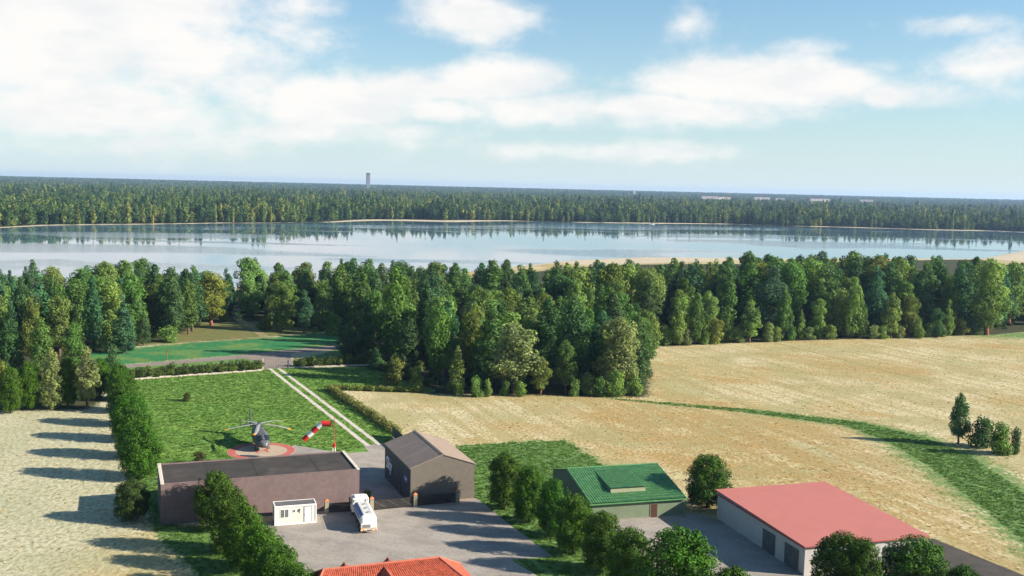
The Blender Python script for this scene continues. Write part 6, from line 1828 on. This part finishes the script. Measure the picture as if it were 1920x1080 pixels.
far_protos = []
for i in range(9):
    rng = np.random.default_rng(700 + i)
    if i % 3 != 2:
        prof = lambda t: max(0, (min(1, (t + .05) / .2)) ** .6 * (1 - t ** (1.5 + .25 * i)) ** .85)
        lob = profile_lobes(rng, 18, 3.2, .8, prof, 30, (.28, .45), 1.3)
    else:
        prof = lambda t: max(0, (max(0, 1 - ((t - .45) / .58) ** 2)) ** .5)
        lob = profile_lobes(rng, 16, 4.2, 1.5, prof, 24, (.30, .48), 1.0)
    me = leaves_mesh('crown', rng, lob, 520, 1.15, .85, .2, mm=M['farleaf'], blend=.35)
    far_protos.append(hidden_proto('far_tree', me))

BLOCKS = [  # pale far buildings: azimuth px, distance, length, height, label
    (1325, 4300, 70, 25, 'long pale pinkish block at the left of the far clearing'),
    (1352, 4330, 52, 22, 'shorter pale block right beside the long pinkish one'),
    (1422, 4500, 70, 24, 'pale low block in the middle of the far clearing'),
    (1456, 4550, 40, 21, 'small pale block right of the middle low block'),
    (1530, 4400, 84, 24, 'longest pink-roofed block beyond the lake on the right'),
    (1617, 4500, 56, 24, 'rightmost pale block beyond the far forest'),
    (1184, 5200, 10, 34, 'slim white tower block left of the far clearing')]
BPOS = [((u - 960) / 1950 * z, z) for (u, z, *_r) in BLOCKS]


def forest_points():
    rng = np.random.default_rng(3)
    out = []
    for (r0, r1, sp, sc) in ((0, 1750, 7.2, 1.0), (1750, 2300, 9.0, 1.08), (2300, 3200, 12.5, 1.2), (3200, 4600, 19, 1.35), (4600, 6500, 30, 1.6), (6500, 9200, 44, 1.9)):
        ymin, ymax = max(r0, 620), r1
        xs = np.arange(-.62 * r1 - 100, .62 * r1 + 100, sp); ys = np.arange(ymin, ymax, sp)
        X, Y = np.meshgrid(xs, ys); P = np.stack([X.ravel(), Y.ravel()], 1) + rng.uniform(-.48, .48, (X.size, 2)) * sp
        keep = (np.abs(P[:, 0]) < .57 * P[:, 1] + 60)
        P = P[keep]
        rad = np.hypot(*P.T)
        keep = (rad >= r0) & (rad < r1)
        P = P[keep]
        if r0 == 0:
            keep = ~inside(P, LAKE); P = P[keep]
            yfar = np.interp(P[:, 0], [a for a, b in SHORE_FAR], [b for a, b in SHORE_FAR])
            d = seg_dist(P, SHORE_FAR)
            clear = np.interp(P[:, 0], [-900, -480, -320, -240, -200, -120, 0, 60, 200, 350, 700, 900], [6, 13, 14, 12, 38, 50, 17, 12, 28, 13, 18, 16])
            keep = (P[:, 1] > yfar - 400) & (d > clear) & (seg_dist(P, SHORE_NEAR) > 60) & (rng.uniform(0, 1, len(P)) < .94)
            side = (P[:, 1] > np.interp(P[:, 0], [-3000, -900, -485, -440, -317, -207, -71, 0, 350, 700, 840, 4000], [300, 640, 812, 990, 1138, 1250, 1345, 1438, 1500, 1470, 1436, 2000]) - 5)
            P = P[keep & side]
        # clearings in front of the far blocks
        for (bx, by), (u, z, ln, *_r) in zip(BPOS, BLOCKS):
            if ln < 20: continue
            ax, fr = P[:, 0] / P[:, 1] - bx / by, P[:, 1]
            P = P[~((np.abs(ax) * by < ln * .62) & (fr > by - 420) & (fr < by + 45))]
        # woodland gaps from large soft noise keep the canopy uneven
        z = rise(np.hypot(*P.T))
        s = sc * np.where(rng.uniform(size=len(P)) < .12, rng.uniform(1.1, 1.3, len(P)), rng.uniform(.72, 1.08, len(P)))
        wv = 1 + .12 * np.sin(P[:, 0] / 61) * np.sin(P[:, 1] / 83)
        hs = s * wv * (1 + .16 * np.sin(P[:, 0] / 23 + np.sin(P[:, 1] / 31) * 2)) * rng.choice([.62, .78, .92, 1.0, 1.0, 1.08, 1.22], len(P))
        if sc > 1.3: hs = np.clip(hs, 0, 1.18) * rng.uniform(.9, 1.1, len(P)); s = s * 1.25
        s = s * 1.15
        out.append(np.c_[P, z - .3, s, s, hs])
    return np.concatenate(out)


fp = forest_points()
print('far trees', len(fp))
scatter('forest', fp[:, :3], fp[:, 3:], far_protos, 'dense mixed forest filling the far side of the lake to the horizon')
# low growth along the far water's edge and under the near wood
sh_protos = []
for i in range(4):
    rng = np.random.default_rng(800 + i)
    prof = lambda t: max(0, (max(0, 1 - ((t - .4) / .62) ** 2)) ** .5)
    sh_protos.append(hidden_proto('shrub', leaves_mesh('crown', rng, profile_lobes(rng, 3, 1.8, .1, prof, 14, (.35, .5), .9), 260, .5, .8, .3, mm=M['farleaf'])))
rng = np.random.default_rng(5)
P = np.stack([rng.uniform(-190, 260, 5200), rng.uniform(225, 470, 5200)], 1)
Wp = [(-52, 318), (-84, 342), (-100, 338), (-101, 300), (-112, 272), (-150, 250), (-165, 330), (-110, 352), (0, 400), (225, 428), (188, 376), (165, 359), (81, 330), (38, 309), (34, 262), (30, 236), (-19, 236), (-42, 266)]
P = P[inside(P, Wp)]
s = rng.uniform(.35, 1.0, len(P))
scatter('undergrowth', np.c_[P, np.zeros(len(P))], np.c_[s, s, s], sh_protos, 'low shrubby undergrowth between the trunks of the near wood', seed=4)

# ---------------------------------------------------------------- grass and stubble tufts
def tuft(name, mm, n, hgt, spread, wid, seed):
    rng = np.random.default_rng(seed); V = []; F = []
    for i in range(n):
        a, l = rng.uniform(0, 6.283), rng.uniform(.5, 1) * hgt
        x, y = rng.uniform(-1, 1, 2) * spread * .5
        dx, dy = math.cos(a) * spread * rng.uniform(.3, 1), math.sin(a) * spread * rng.uniform(.3, 1)
        wx, wy = -math.sin(a) * wid, math.cos(a) * wid
        k = len(V)
        V += [(x - wx, y - wy, -.02), (x + wx, y + wy, -.02), (x + dx * .5 + wx * .8, y + dy * .5 + wy * .8, l * .7), (x + dx * .5 - wx * .8, y + dy * .5 - wy * .8, l * .7), (x + dx, y + dy, l)]
        F += [(k, k + 1, k + 2, k + 3), (k + 3, k + 2, k + 4)]
    me = bpy.data.meshes.new(name); me.from_pydata(V, [], F); me.materials.append(mm); me.update()
    return hidden_proto(name, me)


def tuft_mat(name, stops):
    mm = bpy.data.materials.new(name); mm.use_nodes = True
    t_ = mm.node_tree; h = NG(t_); p = t_.nodes['Principled BSDF']
    p.inputs['Roughness'].default_value = .85; p.inputs['Specular IOR Level'].default_value = .1
    oi = h.node('ShaderNodeObjectInfo'); cr = h.node('ShaderNodeValToRGB'); t_.links.new(oi.outputs['Random'], cr.inputs[0])
    r = cr.color_ramp
    r.elements[0].color = (*stops[0], 1); r.elements[1].color = (*stops[-1], 1)
    for i, c in enumerate(stops[1:-1]):
        e = r.elements.new((i + 1) / (len(stops) - 1)); e.color = (*c, 1)
    tr = h.node('ShaderNodeBsdfTranslucent'); t_.links.new(cr.outputs[0], tr.inputs[0]); t_.links.new(cr.outputs[0], p.inputs['Base Color'])
    ms = h.node('ShaderNodeMixShader'); ms.inputs[0].default_value = .3
    t_.links.new(p.outputs[0], ms.inputs[1]); t_.links.new(tr.outputs[0], ms.inputs[2]); t_.links.new(ms.outputs[0], t_.nodes['Material Output'].inputs[0])
    return mm


M['tuft'] = tuft_mat('grass_tuft', [(.05, .125, .016), (.09, .175, .026), (.13, .235, .04), (.19, .29, .07)])
M['straw'] = tuft_mat('straw_tuft', [(.36, .27, .11), (.45, .37, .18), (.55, .47, .25), (.64, .56, .34)])
gp_ = [tuft('grass_tuft', M['tuft'], 9, .13, .36, .06, k) for k in range(3)]
sp_ = [tuft('straw_tuft', M['straw'], 8, .13, .42, .06, 20 + k) for k in range(3)]
rng = np.random.default_rng(9)


def grow(n, x0, x1, y0, y1, test):
    P = np.stack([rng.uniform(x0, x1, n), rng.uniform(y0, y1, n)], 1)
    return P[test(P)]


def off_paths(P):
    l0, l1 = np.array([-59.6, 254.4]), np.array([-24.7, 180.0])
    dd = (l1 - l0) / np.hypot(*(l1 - l0)); nn_ = np.array([-dd[1], dd[0]])
    q = (P - l0) @ nn_
    lane = (np.abs(q) < .55) | (np.abs(q - 2.15) < .55)
    pad = np.hypot(P[:, 0] + 42.3, P[:, 1] - 174.7) < 5.9
    back = inside(P, [(-23.2, 141.9), (-13.4, 146.2), (-20.2, 160.6), (-20.6, 180), (-24, 181), (-28.5, 174.6), (-37.8, 179.4), (-40, 169), (-31.4, 165.6), (-27, 158), (-20.6, 144.6)])
    bld = inside(P, [(-46.5, 135), (-20.8, 145), (-24.5, 155), (-50.2, 145.2)])
    return ~(lane | pad | back | bld)


P = grow(38000, -90, -16, 150, 262, lambda P: inside(P, LAWN) & off_paths(P))
s = rng.uniform(.5, 1.15, len(P))
scatter('grass', np.c_[P, np.full(len(P), .01)], np.c_[s, s, s], gp_, 'short bright green lawn grass behind the warehouse', tilt=.15, seed=21)
gx = np.array([p[0] for p in GREEN_BAND]); gy = np.array([p[1] for p in GREEN_BAND])


def in_green(P):
    r = np.zeros(len(P), bool)
    for poly, s_ in MEADOWS[:4]: r |= inside(P, poly)
    d = seg_dist(P, GREEN_BAND)
    wdt = np.interp(P[:, 1], gy[::-1], np.array(BAND_W)[::-1])
    return r | (d < wdt * .55)


NOB = [[(-14.2, 146), (-4.6, 149.4), (-10.3, 164.4), (-19.8, 160.6)], [(11.3, 140.4), (25.9, 144.4), (20.8, 161.8), (6.4, 157.8)], [(35.8, 121.7), (53.2, 126.4), (46.6, 148.8), (29.2, 144)]]


def free(P):
    k = np.ones(len(P), bool)
    for q in NOB: k &= ~inside(P, q)
    for q in (YARD, [(13.8, 141.2), (25.6, 144.7), (27.2, 145.6), (29.6, 141), (36.4, 121.7), (40, 110), (24, 104), (19, 122)], [(37, 120.8), (53.2, 125.6), (57.2, 137.2), (66, 119), (74, 100), (40, 100)]): k &= ~inside(P, q)
    return k & ~inside(P, WOOD)


P = grow(90000, -60, 90, 110, 230, lambda P: in_green(P) & free(P) & off_paths(P))
s = rng.uniform(.6, 1.3, len(P))
scatter('grass', np.c_[P, np.zeros(len(P))], np.c_[s, s, s], gp_, 'rougher green grass in strips among the yards and field', tilt=.15, seed=31)
P = grow(20000, -120, 175, 105, 345, lambda P: (np.abs(P[:, 0]) < .54 * P[:, 1]) & ~in_green(P) & free(P) & ~inside(P, LAWN) & ~((P[:, 0] < -52) & (P[:, 1] > 206)) & ((P[:, 0] > -22) | (P[:, 0] < -46)) | False)
P = P[off_paths(P)]
P = P[~inside(P, [(-47.5, 136), (-60, 160), (-53, 163), (-44, 135), (-33, 135), (-24, 116), (-40, 90)])]
s = rng.uniform(.5, 1.25, len(P))
scatter('stubble', np.c_[P, np.zeros(len(P))], np.c_[s, s, s], sp_, 'dry straw-coloured stubble over the open fields', tilt=.2, seed=41)

# ---------------------------------------------------------------- tower, far blocks, boat
t = thing('tower', 'tall grey concrete tower rising alone above the far forest', 'tower', ((687 - 960) / 1950 * 5200, 5200, 8), R(18))
t.scale = (1.65, 1.65, 1.30)
MB().box(-5.0, 5.0, -5.5, 5.5, 0, 66).build('shaft', M['conc'], t)
MB().box(-5.3, 5.3, -5.8, 5.8, 66, 70.5).build('head', M['darkmetal'], t)
MB().box(-3, 3, -3, 3, 70.5, 72.5).build('plant_room', M['conc'], t)
wm = MB().box(-4.2, 4.2, -.06, .06, 0, 1.2).mesh('window', M['glass'])
wm2 = MB().box(-.06, .06, -4.6, 4.6, 0, 1.2).mesh('window', M['glass'])
for k in range(18):
    z = 4 + k * 3.4
    c = link('window', wm, t); c.location = (0, -5.55, z)
    c = link('window', wm2, t); c.location = (5.05, 0, z)
for (u, z, ln, hh, lab), (bx, by) in zip(BLOCKS, BPOS):
    gz = float(rise(np.array([math.hypot(bx, by)]))[0])
    t = thing('apartment_block', lab, 'building', (bx, by, gz), R(random.uniform(-8, 12)), 'pale far buildings beyond the lake')
    MB().box(-ln / 2, ln / 2, -6, 6, -2, hh).build('wall', M['pale'] if ln > 20 else M['whitetrim'], t)
    MB().box(-ln / 2 - .5, ln / 2 + .5, -6.5, 6.5, hh, hh + 1.2).build('roof', M['redroof'], t)
    nw = max(2, int(ln / 9))
    for fl in range(int(hh / 4)):
        for k in range(nw):
            x = -ln / 2 + ln * (k + .5) / nw
            MB().box(x - 1.4, x + 1.4, -6.08, -6.02, 1.5 + fl * 4, 3.3 + fl * 4).build('window', M['glass'], t)
t = thing('boat', 'small pale boat lying just off the far wooded shore', 'boat', (193, 1452, -.45), R(8))
t.scale = (.75, .75, .75)
rings = []
for (x, hw_, zb) in ((-4.5, 1.1, 0), (-2, 1.35, -.25), (1.5, 1.3, -.25), (3.6, .8, -.1), (4.9, .08, .5)):
    rings.append([(x, -hw_, .95), (x, -hw_ * .7, zb), (x, hw_ * .7, zb), (x, hw_, .95)])
MB().loft(rings).build('hull', M['whitetrim'], t)
cbn = MB().bbox(-1.6, 1.4, -.95, .95, .95, 2.3, .12).build('cabin', M['darkmetal'], t)
MB().bbox(-1.9, 1.7, -1.1, 1.1, 2.3, 2.42, .05).build('roof', M['whitetrim'], cbn)

# ---------------------------------------------------------------- air
hzm = bpy.data.materials.new('haze'); hzm.use_nodes = True
t_ = hzm.node_tree; t_.nodes.clear()
o_ = t_.nodes.new('ShaderNodeOutputMaterial'); v_ = t_.nodes.new('ShaderNodeVolumePrincipled')
v_.inputs['Color'].default_value = (.46, .66, 1.0, 1)
v_.inputs['Density'].default_value = 6.5e-5
v_.inputs['Anisotropy'].default_value = .2
t_.links.new(v_.outputs[0], o_.inputs['Volume'])
HB = 12000
MB().box(-HB, HB, -HB, HB, -5.5, 80).build('haze', hzm, kind='stuff')
